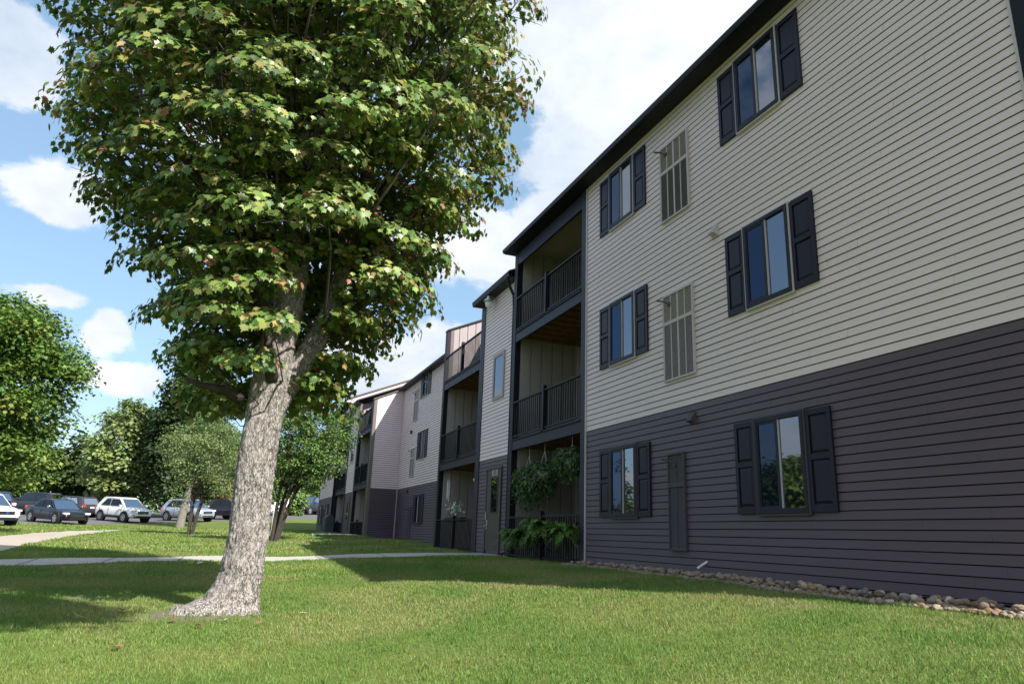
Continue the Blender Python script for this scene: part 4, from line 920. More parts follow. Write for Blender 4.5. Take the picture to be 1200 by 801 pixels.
def car(name, label, kind, pcol, x, y, heading, metal=0.0, badge=None, group='cars parked in the car park', clad=True):
    K = KIND[kind]; L, Wd, H = K['L'], K['W'], K['H']; pm = paint(pcol[0], pcol[1], metal)
    sl_x = (Tf(x+0.8*math.cos(heading), y+0.8*math.sin(heading))-Tf(x-0.8*math.cos(heading), y-0.8*math.sin(heading)))/1.6
    sl_y = (Tf(x-0.8*math.sin(heading), y+0.8*math.cos(heading))-Tf(x+0.8*math.sin(heading), y-0.8*math.cos(heading)))/1.6
    o = empty(name, (x, y, Tf(x, y)+0.015), heading); o.rotation_euler = (math.atan(sl_y), -math.atan(sl_x), heading); tag(o, label, 'car', group)
    xr = -L/2; hw = Wd/2
    st = [(0.0, .55, K['tail']*0.80, .80), (0.012, .42, K['tail']*0.93, .90), (0.05, K['sill']+.05, K['tail'], .97), (0.15, K['sill'], K['belt']+0.02 if kind != 'sedan' else K['tail'], 1.0), (0.35, K['sill'], K['belt'], 1.0),
          (0.60, K['sill'], K['belt']-0.02, 1.0), (0.72, K['sill'], (K['hood']+K['belt'])/2, 1.0), (0.80, K['sill'], K['hood']+.01, .99), (0.90, K['sill'], K['hood']-.05, .96), (0.965, K['sill']+.02, K['hood']-.13, .88), (0.992, K['sill']+.07, K['hood']-.24, .78), (1.0, .38, K['hood']-.40, .68)]
    mb = MB(); rings = []
    for (u, zb, zt, wf) in st:
        w_ = hw*wf; X_ = xr+u*L
        half = [(0, zb), (w_*.86, zb), (w_*.97, zb+.10*(zt-zb)), (w_, zb+.38*(zt-zb)), (w_*.985, zb+.70*(zt-zb)), (w_*.93, zb+.90*(zt-zb)), (w_*.80, zt-.012), (w_*.4, zt+.012), (0, zt+.018)]
        rings.append([(X_, a, z) for a, z in half]+[(X_, -a, z) for a, z in half[-2:0:-1]])
    n = len(rings[0]); vs = sum(rings, []); fs = [[i*n+j, i*n+(j+1) % n, (i+1)*n+(j+1) % n, (i+1)*n+j] for i in range(len(rings)-1) for j in range(n)]
    fs += [list(range(n))[::-1], [(len(rings)-1)*n+j for j in range(n)]]
    body = mb.add(vs, fs).build('body', pm, o, smooth=True)
    sm = body.modifiers.new('s', 'SUBSURF'); sm.levels = 1; sm.render_levels = 1
    # cabin
    c0, c1, c2, c3 = [xr+u*L for u in K['cab']]; zb = K['belt']-0.06; w0 = hw*0.93; w1 = hw*0.74; wm = hw*0.86
    zr = H
    prof = [(c0, zb, w0*.92), (c1-(c1-c0)*.15, H*0.955, w1*.97), (c1+.12, zr, w1), ((c1+c2)/2, zr+.015, w1*1.01), (c2-.1, zr-.01, w1*.99), (c2+.08, H*0.965, w1*.99), (c3, zb-.04, w0*.95)]
    cab = MB(); v1 = []; v2 = []
    for (X_, Z_, w_) in prof: v1.append((X_, w_, Z_)); v2.append((X_, -w_, Z_))
    k = len(prof); cab.add(v1+v2, [list(range(k))[::-1], [k+i for i in range(k)]]+[[i, i+1, k+i+1, k+i] for i in range(k-1)])
    cb = cab.build('roof', pm, o, bevel=0.035)
    # glazing set just proud of the cabin
    def lerp(a, b_, t_): return tuple(a[i]+(b_[i]-a[i])*t_ for i in range(3))
    ws = [v1[5], v1[6], v2[6], v2[5]]; e = 0.02
    def inset(q, m_, off):
        c = Vector([sum(p[i] for p in q)/len(q) for i in range(3)]); nn = (Vector(q[1])-Vector(q[0])).cross(Vector(q[2])-Vector(q[1])).normalized()
        if nn.dot(c-Vector((0, 0, 0.8))) < 0: nn = -nn
        return [tuple(c+(Vector(p)-c)*m_+nn*off) for p in q]
    MB().quad(*inset(ws, 0.90, 0.012)).build('windshield', cg, o)
    rs = [v1[0], v1[1], v2[1], v2[0]]; MB().quad(*inset(rs, 0.80, 0.012)).build('rear_window', cg, o)
    for s in (1, -1):
        zt_ = H*0.93; zb_ = K['belt']+0.03
        def at(X_, Z_):
            f_ = (Z_-zb)/(zr-zb); return (X_, s*(w0*.96+(w1-w0*.96)*f_+0.012), Z_)
        def xf(Z_): return c3+(c2+.08-c3)*((Z_-zb)/(H*.965-zb))-0.16
        def xb_(Z_): return c0+(c1-c0)*((Z_-zb)/(H*.955-zb))+0.22
        xm = (c1+c2)/2+(0.05 if kind != 'pickup' else 0.0)
        for (a0, a1, b0, b1) in ((xb_(zb_)+(.25 if kind in ('suv', 'hatch') else 0.0), xm-.03, xb_(zt_)+(.22 if kind in ('suv', 'hatch') else 0), xm-.03), (xm+.03, xf(zb_), xm+.03, xf(zt_))):
            MB().quad(at(a0, zb_), at(a1, zb_), at(b1, zt_), at(b0, zt_)).build('side_window', cg, o)
        MB().box(xf(zb_)-.10, xf(zb_)+.10, s*(hw+.02), s*(hw+.17), K['belt']-.02, K['belt']+.13).build('mirror', pm if kind != 'sedan' else chrome, o, bevel=0.03)
        # door seams and handles
        dl = MB()
        for xx in (xm, xf(zb_)-.02, xm-0.95): dl.box(xx-.006, xx+.006, s*(hw-.02), s*(hw+.004), K['sill']+.12, K['belt']-.08)
        dl.build('door_seam', blk, o)
    if clad and kind in ('suv', 'pickup'):
        c = MB()
        for s in (1, -1): MB().box(xr+K['front_ov']+.2, xr+L-K['front_ov']-.2, s*(hw-.05), s*(hw+.012), K['sill']-.02, K['sill']+.15).build('side_cladding', blk, o, bevel=0.02)
        MB().box(xr+L-.12, xr+L+.01, -hw*.72, hw*.72, K['sill']+.02, K['sill']+.16).build('bumper', blk, o, bevel=0.02)
        MB().box(xr-.01, xr+.1, -hw*.8, hw*.8, .40, .60).build('bumper', blk, o, bevel=0.02)
    # wheels
    xw = [xr+L-K['front_ov'], xr+L-K['front_ov']-K['wb']]
    for X_ in xw:
        for s in (1, -1):
            MB().disc((X_, s*(hw-.10), K['wr']+.02), K['wr']+.075, (0, 1, 0), .21, 28).build('wheel_arch', blk, o)
            wh = MB().tube([(X_, s*(hw-.20), K['wr']), (X_, s*(hw-.18), K['wr']), (X_, s*(hw+.0), K['wr']), (X_, s*(hw+.02), K['wr'])], [K['wr']-.03, K['wr'], K['wr'], K['wr']-.03], 28).build('wheel', tyre, o)
            rm = MB(); R_ = K['wr']*.66; yf = s*(hw+.024)
            for q in range(5):
                a = q*2*math.pi/5+.3; ca, sa_ = math.cos(a), math.sin(a); t1 = .055
                pts = [(X_+ca*.03-sa_*t1*.6, yf, K['wr']+sa_*.03+ca*t1*.6), (X_+ca*.03+sa_*t1*.6, yf, K['wr']+sa_*.03-ca*t1*.6), (X_+ca*R_+sa_*t1, yf, K['wr']+sa_*R_-ca*t1), (X_+ca*R_-sa_*t1, yf, K['wr']+sa_*R_+ca*t1)]
                rm.quad(*[(p[0], p[1]+s*.006, p[2]) for p in pts])
            nr = 28
            ring = [(X_+math.cos(2*math.pi*i/nr)*R_*f_, yf+s*.004, K['wr']+math.sin(2*math.pi*i/nr)*R_*f_) for f_ in (1, .84) for i in range(nr)]
            rm.add(ring, [[i, (i+1) % nr, nr+(i+1) % nr, nr+i] for i in range(nr)]).disc((X_, yf, K['wr']), .06, (0, 1, 0), .02, 12)
            rm.build('rim', rimm, wh)
    # face
    fx = xr+L; zh = K['hood']
    for s in (1, -1):
        hl = MB(); hl.add([(fx-.04, s*hw*.52, zh-.25), (fx-.22, s*hw*.90, zh-.20), (fx-.34, s*hw*.955, zh-.14), (fx-.10, s*hw*.56, zh-.13), (fx-.2, s*hw*.5, zh-.2)], [[0, 1, 2, 3], [0, 3, 4]])
        hl2 = MB().box(fx-.30, fx-.035, s*hw*.52, s*hw*.88, zh-.26, zh-.14)
        hl2.build('headlight', lampm, o, bevel=0.035)
        MB().box(xr-.01, xr+.12, s*hw*.60, s*hw*.93, K['tail']-.25, K['tail']-.06).build('tail_light', redm, o, bevel=0.02)
        MB().box(fx-.16, fx-.02, s*hw*.58, s*hw*.78, K['sill']+.16, K['sill']+.25).build('fog_light', blk, o, bevel=0.02)
    MB().box(fx-.06, fx+.012, -hw*.45, hw*.45, zh-.42, zh-.24).build('grille', blk, o, bevel=0.02)
    MB().box(fx-.06, fx+.006, -hw*.55, hw*.55, K['sill']+.10, K['sill']+.18).build('grille', blk, o, bevel=0.02)
    MB().box(fx+.012, fx+.018, -.26, .26, zh-.345, zh-.325).build('trim', chrome, o)
    if badge: MB().disc((fx+.02, 0, zh-.32), .07, (1, 0, 0), .02, 16).build('badge', CP.setdefault('badge', mat('badge', badge, .3, .5, metal=.5)), o)
    MB().box(xr-.022, xr-.012, -.17, .17, K['tail']-.30, K['tail']-.19).build('licence_plate', M_['white'], o)
    return o
def hd(dx, dy): return math.atan2(dy, dx)
WHT = ('white paint', (0.72, 0.73, 0.74)); NAV = ('navy black paint', (0.003, 0.004, 0.010)); SIL = ('silver paint', (0.38, 0.42, 0.50)); DRK = ('dark gray paint', (0.02, 0.023, 0.03)); MAR = ('dark blue paint', (0.012, 0.014, 0.03))
car('parked_car', 'white SUV cut off by the left edge of the photo, only its nose in view', 'suv', WHT, -11.9, 46.3, hd(.70, -.71), badge=(0.1, 0.15, 0.4))
car('parked_car', 'black sedan with bright alloy wheels, second from the left in the front row', 'sedan', NAV, -9.55, 52.5, hd(.62, -.78), metal=0.0)
car('parked_car', 'white compact SUV with dark lower cladding, parked right of the black sedan', 'suv', WHT, -6.6, 58.6, hd(.66, -.75))
car('parked_car', 'silver crossover half hidden by a thick tree trunk', 'suv', SIL, -2.5, 61.6, hd(.68, -.73), metal=0.35, clad=False)
car('parked_car', 'dark SUV right of the silver crossover, its front hidden by the big maple trunk', 'suv', MAR, 0.6, 64.5, hd(.68, -.73), clad=False)
car('parked_car', 'white car showing only its nose just right of the big maple trunk', 'hatch', WHT, 3.4, 73.2, hd(.66, -.75))
car('parked_car', 'black pickup by the corner of the far wing', 'pickup', DRK, 8.6, 79.5, hd(-.62, -.78))
car('parked_car', 'dark van with red tail lamps behind the white SUV at the left edge', 'suv', MAR, -15.3, 60.9, hd(-.55, .83))
car('parked_car', 'dark SUV behind the black sedan', 'suv', DRK, -13.3, 64.6, hd(-.9, .43))
car('parked_car', 'dark hatchback with red tail lamps and pale tailgate, behind the black sedan', 'hatch', ('dark paint', (0.03, 0.03, 0.035)), -10.7, 63.9, hd(-.72, .69))

# ------------------------------------------------------------------ sign and post
s = empty('signpost', (4.8, 64.2, Tf(4.8, 64.2))); tag(s, 'small white sign on a yellow post at the edge of the car park', 'sign')
g = s.location.z
MB().box(4.75, 4.85, 64.15, 64.25, g-0.2, g+1.5).build('post', mat('yellow paint', (0.62, 0.50, 0.06), .6), s)
MB().box(4.55, 5.05, 64.10, 64.13, g+1.05, g+1.75).build('sign_plate', M_['white'], s)
finish(s)
bpt = MB().tube([(2.42, 39.0, Tf(2.42, 39)-0.2), (2.42, 39.0, Tf(2.42, 39)+1.55)], 0.07, 12).tube([(2.42, 39.0, Tf(2.42, 39)+1.5), (2.42, 39.0, Tf(2.42, 39)+1.62)], [0.085, 0.05], 12)
tag(bpt.build('marker_post', M_['white']), 'white upright marker post on the lawn just right of the big maple trunk', 'post')

# ------------------------------------------------------------------ rocks along the wall
rk_cols = [('tan stone', (0.34, 0.265, 0.18)), ('gray stone', (0.25, 0.235, 0.22)), ('rusty stone', (0.27, 0.165, 0.09)), ('cream stone', (0.42, 0.37, 0.29)), ('brown stone', (0.21, 0.16, 0.12))]
rk_m = [mat(n_, c_, 0.8, 0.3, var=0.25, vscale=9, bump=0.3, bscale=30, objrand=0.35) for n_, c_ in rk_cols]
rk_adj = ['tan', 'gray', 'rusty', 'cream', 'brown']
protos = []
for i in range(10):
    import bmesh
    bm = bmesh.new(); bmesh.ops.create_icosphere(bm, subdivisions=3, radius=1)
    r = np.random.default_rng(100+i); co = np.array([v.co[:] for v in bm.verts]); q = co+r.uniform(0, 50, 3)
    f_ = 1+0.7*(noise3(q, 0.9, i)-0.5)+0.5*(noise3(q, 2.0, i+20)-0.5)+0.15*(noise3(q, 6, i+40)-0.5); sc_ = np.array([1.0, r.uniform(.6, .85), r.uniform(.45, .7)])
    for v, c_, k_ in zip(bm.verts, co, f_): v.co = Vector(c_*k_*sc_)
    for fc in bm.faces: fc.smooth = True
    me = bpy.data.meshes.new('river_stone'); bm.to_mesh(me); bm.free(); protos.append(me)
RW = lambda y: np.interp(y, [2.8, 4, 5.2, 7.5, 10, 12.6], [0.62, 0.60, 0.75, 0.72, 0.50, 0.40])
spots = []
rr = random.Random(5)
y = 2.9; cand = []
for _ in range(16000):
    yy = rr.uniform(2.9, 12.6); xx = 6.40-rr.uniform(0.03, float(RW(yy))); s_ = rr.choice([0.022, 0.026, 0.030, 0.034, 0.038, 0.046])
    if all((xx-a)**2+(yy-b_)**2 > (0.70*(s_+c_))**2 for a, b_, c_, _ in cand[-10**6:]): cand.append((xx, yy, s_, 0))
top = []
for _ in range(500):
    yy = rr.uniform(2.9, 12.4); xx = 6.36-rr.uniform(0.05, float(RW(yy))*.75); s_ = rr.choice([0.034, 0.042, 0.050])
    if all((xx-a)**2+(yy-b_)**2 > (1.0*(s_+c_))**2 for a, b_, c_, _ in top): top.append((xx, yy, s_, 1))
cand += top
cand.sort(key=lambda c_: -(c_[2]/(c_[1])))
print('stones', len(cand))
base_v = {}
restM = [MB() for _ in range(1)]
rest_v = []; rest_f = []
mesh_mat = {}
for i, (xx, yy, s_, lv) in enumerate(cand):
    z = float(Th(xx, yy))+s_*0.28+(0.045 if lv else 0.0)+0.02
    ki = rr.choices(range(5), [5, 2.6, 1.6, 1.0, 3])[0]; pi_ = rr.randrange(10)
    if i < 300:
        key = (pi_, ki)
        if key not in mesh_mat:
            m2 = protos[pi_].copy(); m2.materials.append(rk_m[ki]); mesh_mat[key] = m2
        o = bpy.data.objects.new('river_stone', mesh_mat[key]); C.objects.link(o); o.location = (xx, yy, z)
        o.rotation_euler = (rr.uniform(-.35, .35), rr.uniform(-.35, .35), rr.uniform(0, 6.28)); o.scale = (s_*1.12,)*3
        tag(o, '%s river stone in the bed along the foot of the gray wall' % rk_adj[ki], 'stone', 'river stones along the wall')
    else:
        R_ = Matrix.Rotation(rr.uniform(0, 6.28), 3, 'Z') @ Matrix.Rotation(rr.uniform(-.3, .3), 3, 'X')
        n0 = len(rest_v); rest_v += [tuple(R_ @ v.co*s_*1.12+Vector((xx, yy, z))) for v in protos[pi_].vertices]; rest_f += [[a+n0 for a in p.vertices] for p in protos[pi_].polygons]
if rest_v:
    o = link_mesh('stone_bed', rest_v, rest_f, mat('mixed stones', (0.27, 0.21, 0.15), 0.8, 0.3, var=0.5, vscale=14, bump=0.3), smooth=True)
    tag(o, 'smaller river stones filling the bed along the gray wall', 'stones', kind='stuff')
# pale gravelly soil under the stones
bed = MB(); yy = np.linspace(2.6, 12.7, 50)
vs = []
for a in yy:
    w_ = float(RW(a))+0.03
    for q in (6.43, 6.41-w_): vs.append((q, a, float(Th(q, a))+0.012))
bed.add(vs, [[2*i, 2*i+1, 2*i+3, 2*i+2] for i in range(49)]); tag(bed.build('stone_bed_soil', mat('bed soil', (0.12, 0.10, 0.08), 0.95, 0.1, var=0.3, vscale=12)), kind='structure')

# ------------------------------------------------------------------ plants by the building
def fern(x, y, z, n, length, seed, label, group, hang=False):
    r = np.random.default_rng(seed); o = empty('fern', (x, y, z)); tag(o, label, 'plant', group)
    P = []; Nn = []; Tt = []; st = MB(); S = []
    for i in range(n):
        a = r.uniform(0, 2*np.pi); L_ = length*r.uniform(.65, 1.1); up_ = r.uniform(.45, 1.05)
        prev = None; pts = []
        for k in range(15):
            t_ = k/14; rad = L_*(0.25*t_+0.55*t_**1.4); zz = z+L_*(up_*t_*1.15-1.15*t_**2.2*(1.0 if not hang else 1.6))
            pts.append(np.array([x+rad*math.cos(a), y+rad*math.sin(a), zz]))
        st.tube(pts[::2], [.004]*len(pts[::2]), 3, cap=False)
        side = np.array([-math.sin(a), math.cos(a), 0])
        for k in range(1, 15):
            d_ = pts[k]-pts[k-1]; d_ /= np.linalg.norm(d_)+1e-9; s_ = 0.105*math.sin(math.pi*min(1, (k+2)/16))*(length/.75)
            for sg in (1, -1):
                for f_ in (0, .5):
                    P.append(pts[k-1]+(pts[k]-pts[k-1])*f_); Nn.append(np.cross(side, d_)+r.normal(size=3)*.2); Tt.append(side*sg+d_*.6+r.normal(size=3)*.1); S.append(s_)
    P = np.array(P); S = np.array(S)
    leaves('fronds', P, np.array(Nn), np.array(Tt), S, palette(len(P), [(0.11, 0.23, 0.036), (0.16, 0.29, 0.05), (0.08, 0.16, 0.03)], [.4, .35, .25], .15, r), M_['leaf'], o, 'oval')
    st.build('stems', M_['bark2'], o); finish(o); return o
for i, (y_, z_, L_, lb) in enumerate([(15.75, -0.05, .70, 'leftmost light green fern against the ground floor railing'), (14.9, -0.05, .70, 'light green fern second from the left at the railing, the lowest'), (14.1, 0.12, .82, 'largest light green fern in the middle of the ground floor railing'), (12.95, 0.05, .75, 'rightmost light green fern at the railing, next to the gray wall')]):
    fern(6.24, y_, z_, 34, L_, 200+i, lb, 'ferns along the ground floor railing')
def basket(y, z, label, seed, sx, flow):
    r = np.random.default_rng(seed); x = XA+0.22; o = empty('hanging_basket', (x, y, z)); tag(o, label, 'plant', 'hanging baskets in the ground floor balcony')
    MB().tube([(x, y, z-.16), (x, y, z-.12), (x, y, z)], [.09, .13, .16], 16).build('pot', M_['white'], o)
    h_ = MB(); zt = 2.03
    for a in (0.3, 2.4, 4.5): h_.tube([(x+.15*math.cos(a), y+.15*math.sin(a), z), (x, y, min(zt-.12, z+.52))], .005, 4)
    h_.tube([(x, y, min(zt-.12, z+.52)), (x, y, zt+.1)], .006, 4)
    h_.build('hanger', M_['white'], o)
    n = 1300; d_ = unit(n, r); P = np.array([x-.05, y, z+.02])+d_*np.array([.36, sx, .26])*r.uniform(.4, 1, (n, 1))**.5; P[:, 2] -= np.abs(r.normal(size=n))*flow*np.where(d_[:, 2] < .2, 1, .2)
    leaves('foliage', P, d_+np.array([0, 0, .6])+r.normal(size=(n, 3))*.4, d_+np.array([0, 0, -.8]), r.uniform(.05, .10, n), palette(n, [(0.05, 0.11, 0.03), (0.09, 0.17, 0.04), (0.13, 0.10, 0.09)], [.5, .4, .1], .2, r), M_['leaf'], o, 'oval'); finish(o)
basket(15.75, 1.38, 'leftmost hanging basket, trailing reddish and green foliage far down', 301, .50, .27)
basket(14.85, 1.45, 'middle hanging basket of mixed green foliage', 302, .5, .2)
basket(13.45, 1.62, 'rightmost hanging basket, highest, bright green foliage and pale pot', 303, .58, .12)
# ground floor balcony beyond the tower: flowers, blue tub, chimes
o = empty('flower_planter', (6.75, 21.6, 0.45)); tag(o, 'planter of small white flowers on the railing left of the entrance door', 'plant')
MB().box(6.62, 6.80, 20.9, 22.6, .40, .52).build('planter_box', M_['rail'], o)
r = np.random.default_rng(5); n = 160; P = np.array([6.7, 21.8, .78])+r.normal(size=(n, 3))*np.array([.06, .38, .10]); leaves('flowers', P, r.normal(size=(n, 3))-np.array([1, 1, 0]), unit(n, r), np.full(n, .075), palette(n, [(0.8, 0.8, 0.82), (.12, .2, .08)], [.55, .45], .1, r), M_['leaf'], o, 'oval')
sb_ = MB()
for k in range(16): yy_ = 21.8+r.normal()*.35; sb_.tube([(6.7, yy_*.5+10.9, .5), (6.7, yy_, .8)], .004, 3)
sb_.build('stems', M_['bark2'], o); finish(o)
o = MB().tube([(7.2, 20.35, -.45), (7.2, 20.35, .15), (7.2, 20.35, .22), (7.2, 20.35, .30)], [.24, .30, .31, .22], 24).build('storage_tub', mat('blue plastic', (0.02, 0.06, 0.16), .5)); tag(o, 'blue tub standing behind the railing left of the entrance door', 'tub')
o = empty('wind_chime', (6.75, 22.75, 1.95)); tag(o, 'white wind chime hanging at the far side of the ground floor balcony', 'wind chime')
k = MB(); k.disc((6.75, 22.75, 1.72), .06, (0, 0, 1), .015, 12).tube([(6.75, 22.75, 2.05), (6.75, 22.75, 1.72)], .003, 4); k.build('chime_top', M_['white'], o)
for a in range(5): MB().tube([(6.75+.045*math.cos(a*1.257), 22.75+.045*math.sin(a*1.257), 1.68), (6.75+.045*math.cos(a*1.257), 22.75+.045*math.sin(a*1.257), 1.25-.05*a)], .010, 6).build('chime_tube', M_['white'], o)
finish(o)
o = empty('hanging_ornament', (6.8, 20.1, 1.95)); tag(o, 'small white ornament hanging at the near side of the ground floor balcony', 'ornament')
MB().tube([(6.8, 20.1, 2.05), (6.8, 20.1, 1.75)], .003, 4).build('cord', M_['white'], o)
k = MB(); k.add([(6.8, 20.0, 1.6), (6.78, 20.12, 1.72), (6.8, 20.2, 1.55), (6.82, 20.1, 1.5), (6.72, 20.1, 1.6)], [[0, 1, 4], [1, 2, 4], [2, 3, 4], [3, 0, 4], [0, 3, 2, 1]]); k.disc((6.8, 20.25, 1.6), .05, (1, 1, 0), .02, 10); k.build('ornament', M_['white'], o); finish(o)
# covered grill and plastic sheet by the far wing
o = empty('covered_grill', (5.85, 44.0, -.2)); tag(o, 'grill under a dark gray cover in front of the far wing balcony', 'grill')
k = MB(); k.prism([(5.55, -.2), (6.1, -.2), (6.12, .62), (6.02, .85), (5.75, .92), (5.56, .70)], 43.4, 44.6); k.build('cover', mat('cover fabric', (0.05, 0.055, 0.065), .7, var=.2), o, bevel=.06)
for yy_ in (43.5, 44.5): MB().disc((5.62, yy_, -.16), .06, (0, 1, 0), .05, 12).build('wheel', blk, o)
finish(o)
n = 14; vs = []; fs = []
for i in range(n):
    for j in range(5): vs.append((4.0+i*.16, 35.2+j*.35+.1*math.sin(i), Tf(4.0+i*.16, 35.2+j*.35)+.04+.05*abs(math.sin(i*1.9+j*2.3))))
fs = [[i*5+j, i*5+j+1, (i+1)*5+j+1, (i+1)*5+j] for i in range(n-1) for j in range(4)]
sh = link_mesh('plastic_sheet', vs, fs, M_['white'], smooth=True); sd = sh.modifiers.new('t', 'SOLIDIFY'); sd.thickness = .02
tag(sh, 'crumpled white sheet lying on the grass at the foot of the far wing', 'sheet')

# ------------------------------------------------------------------ grass
rg = np.random.default_rng(77)
def inside(x, y, A_, B_):
    """between the two polylines of a strip (both run with x)"""
    A_ = np.array(A_); B_ = np.array(B_); return (y > np.interp(x, A_[:, 0], A_[:, 1])-0.0) & (y < np.interp(x, B_[:, 0], B_[:, 1])+0.0)
def grass(x0, x1, y0, y1, dens, hmin, hmax, wid, pts=None):
    n = int((x1-x0)*(y1-y0)*dens); x = rg.uniform(x0, x1, n); y = rg.uniform(y0, y1, n)
    if pts is not None: x, y = pts; n = len(x)
    # only where a lens a few metres either side could see it
    k = (x > -0.30*y-1.6) & (x < 1.15*y+2.0) 
    k &= ~inside(x, y, SW_B, SW_T)
    k &= ~((x > 6.41-RW(y)) & (y > 2.6) & (y < 12.7)) & ~(x > 6.40) & ~((x > 6.35) & (y > 12.3))
    pb = np.array(PT_B[2:]); pt = np.array(PT_T[2:])
    k &= ~((y > 18.6) & (x < np.interp(y, pb[:, 1], pb[:, 0])) & (x > np.interp(y, pt[:, 1], pt[:, 0])))
    if pts is None:
        k &= ((x-0.17)**2+(y-8.62)**2 > 0.33**2)
        so_ = soil_amt(x, y); k &= rg.uniform(size=n) > so_*0.98*(0.45+1.1*noise3(np.stack([x, y, 0*x], 1), 6, 12))
    patch = noise3(np.stack([x, y, 0*x], 1), 1.1, 8); patch2 = noise3(np.stack([x, y, 0*x], 1), 0.35, 9); patch3 = noise3(np.stack([x, y, 0*x], 1), 3.5, 10)
    k &= rg.uniform(size=n) < 0.55+0.6*patch3
    x, y, patch, patch2, patch3 = x[k], y[k], patch[k], patch2[k], patch3[k]; n = len(x)
    z = Th(x, y)-0.005; hgt = rg.uniform(hmin, hmax, n)*(0.75+0.5*patch3); a = rg.uniform(0, 2*np.pi, n); w_ = wid*rg.uniform(.7, 1.3, n)
    lean = rg.uniform(.15, .95, n)*hgt; la = rg.uniform(0, 2*np.pi, n)
    dx, dy = np.cos(a)*w_, np.sin(a)*w_; lx, ly = np.cos(la)*lean, np.sin(la)*lean
    P = np.stack([np.stack([x-dx, y-dy, z], 1), np.stack([x+dx, y+dy, z], 1), np.stack([x+dx*.8+lx*.4, y+dy*.8+ly*.4, z+hgt*.6], 1), np.stack([x-dx*.8+lx*.4, y-dy*.8+ly*.4, z+hgt*.6], 1), np.stack([x+lx, y+ly, z+hgt], 1)], 1)
    g1 = np.array([0.138, 0.245, 0.046]); g2 = np.array([0.245, 0.305, 0.080]); st_ = np.array([0.36, 0.31, 0.15])
    f_ = np.clip(patch*1.9-0.45+rg.normal(size=n)*.22, 0, 1)[:, None]; c_ = g1*(1-f_)+g2*f_
    ps = np.clip(0.05+0.55*np.clip(patch2*0.5+patch*0.6-0.50, 0, 1)*1.6, 0, 1); ln = np.interp(y, [5.5, 6.5, 9.0, 11.5, 12.5], [4.9, 4.6, 3.8, 2.3, 2.2]); ps = ps+0.45*np.exp(-((x-ln)/0.28)**2)*(y > 5)*(y < 12.5)*(patch3 > .35); s_ = rg.uniform(size=n) < ps
    # lush and darker close to the building and beyond the walk
    c_[s_] = st_*(0.7+0.5*rg.uniform(size=(s_.sum(), 1)))
    c_ *= (1+rg.normal(size=(n, 1))*.14)
    return P.reshape(-1, 3), np.repeat(c_.clip(.01, 1), 5, 0)
def edge_pts(n):
    yy = rg.uniform(2.8, 12.6, n); xx = 6.40-RW(yy)-0.02+rg.normal(size=n)*0.025*(1+(noise3(np.stack([yy, yy*0, yy*0], 1), 3, 2) > .6)); return xx, yy
def foot_pts(n):
    a = rg.uniform(0, 2*np.pi, n); r_ = 0.30+np.abs(rg.normal(size=n))*.07+0.25*np.clip(np.cos(a-3.4), 0, 1)**3; k = noise3(np.stack([np.cos(a), np.sin(a), 0*a], 1), 4, 6) > .45
    return (0.28+r_*np.cos(a))[k], (8.62+r_*np.sin(a))[k]
def tuft_pts(n, m):
    cx = rg.uniform(-3, 6.0, n); cy_ = rg.uniform(3.5, 15, n); x = np.repeat(cx, m)+rg.normal(size=n*m)*.022; y = np.repeat(cy_, m)+rg.normal(size=n*m)*.022; return x, y
parts = [grass(0, 1, 0, 1, 1, .03, .075, .0026, edge_pts(5200)), grass(0, 1, 0, 1, 1, .03, .08, .0026, foot_pts(1500)), grass(0, 1, 0, 1, 1, .03, .07, .0028, tuft_pts(420, 26)),
         grass(-3.2, 6.4, 2.0, 7.0, 7000, .016, .040, .0020), grass(-4.5, 6.4, 7.0, 12.5, 3600, .02, .046, .0030), grass(-7, 6.9, 12.5, 20, 1300, .028, .06, .0055),
         grass(-10, 7.6, 20, 34, 380, .04, .09, .012), grass(-12, 7.0, 34, 50, 110, .06, .11, .024)]
V = np.vstack([p[0] for p in parts]); Cc = np.vstack([p[1] for p in parts]); nb = len(V)//5; print('blades', nb)
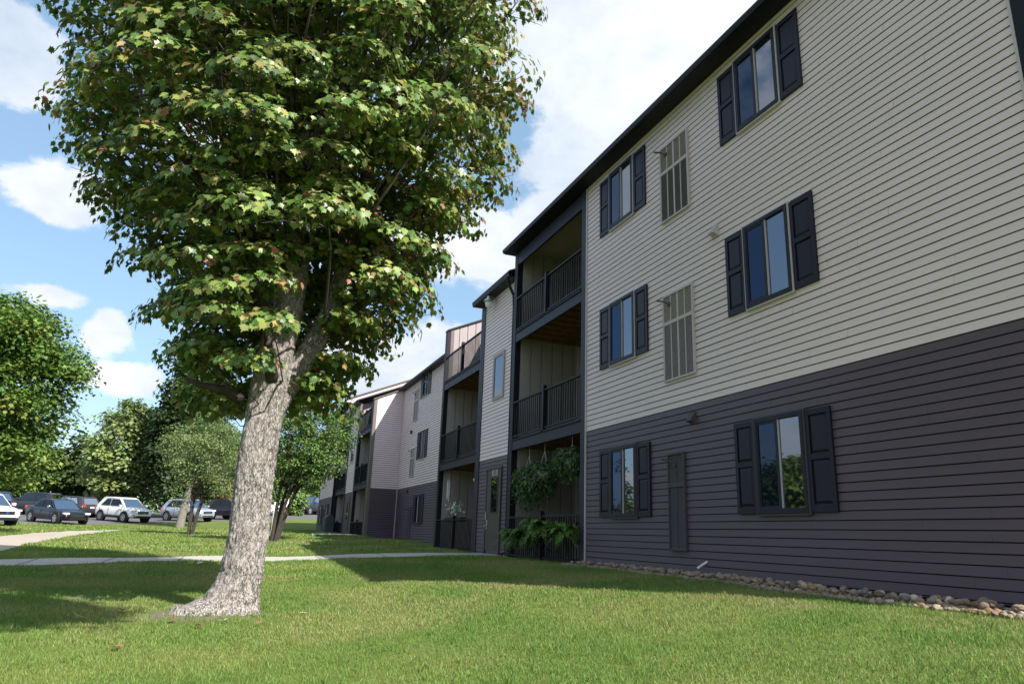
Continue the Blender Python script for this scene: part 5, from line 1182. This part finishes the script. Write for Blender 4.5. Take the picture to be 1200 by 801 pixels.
base = (np.arange(nb)*5)[:, None]; loops = (base+np.array([0, 1, 2, 3, 3, 2, 4])[None]).ravel(); tot = np.tile([4, 3], nb); starts = np.r_[0, np.cumsum(tot)[:-1]]
go = np_mesh('grass', V, loops, starts, tot, M_['grassm'], col=Cc); tag(go, 'short mown lawn grass with yellowish dry patches', 'grass', kind='stuff')

# fallen leaves
rl = random.Random(9)
flm = [mat('dry leaf', (0.24, 0.14, 0.07), .7), mat('pale leaf', (0.50, 0.42, 0.30), .7), mat('red leaf', (0.20, 0.08, 0.045), .7)]
fl = [(-.62, 6.75, 0, .10, 'orange brown fallen leaf in the sunny grass left of the maple foot'), (-1.15, 8.3, 1, .12, 'large pale curled leaf on the grass left of the maple foot'), (-.85, 8.7, 1, .10, 'pale leaf lying close to the maple root'),
      (-1.75, 7.8, 0, .08, 'brown leaf at the far left on the grass'), (-.1, 7.7, 2, .07, 'red leaf on the bare soil in front of the maple'), (.15, 7.9, 1, .07, 'small pale leaf on the bare soil in front of the maple'), (.45, 7.8, 0, .07, 'brown leaf right of the soil in front of the maple'),
      (.9, 8.3, 1, .07, 'pale leaf right of the maple trunk'), (-.35, 8.0, 2, .07, 'reddish leaf beside the maple root'), (-.55, 16.2, 1, .14, 'pale leaf on the grass just before the sidewalk'), (-.25, 15.6, 1, .13, 'pale leaf on the grass between trunk and sidewalk'), (3.9, 9.1, 0, .08, 'lone brown leaf out on the lawn near the shade line')]
for (x, y, k, s_, lb) in fl:
    R_ = [(px*s_, py*s_, s_*(0.35*abs(px)+0.25*(py-.5)**2)) for px, py in MAPLE]; Lf = [(-a, b_, c_) for a, b_, c_ in R_]
    vs = R_+Lf[1:-1]; nr = len(R_)
    o = link_mesh('fallen_leaf', vs, [list(range(nr)), [0, nr-1]+[nr+i for i in range(nr-2)][::-1]], flm[k]); o.location = (x, y, float(Th(x, y))+.035)
    o.rotation_euler = (rl.uniform(-.3, .3), rl.uniform(-.3, .3), rl.uniform(0, 6.28)); sd = o.modifiers.new('t', 'SOLIDIFY'); sd.thickness = .002
    tag(o, lb, 'leaf', 'fallen leaves')
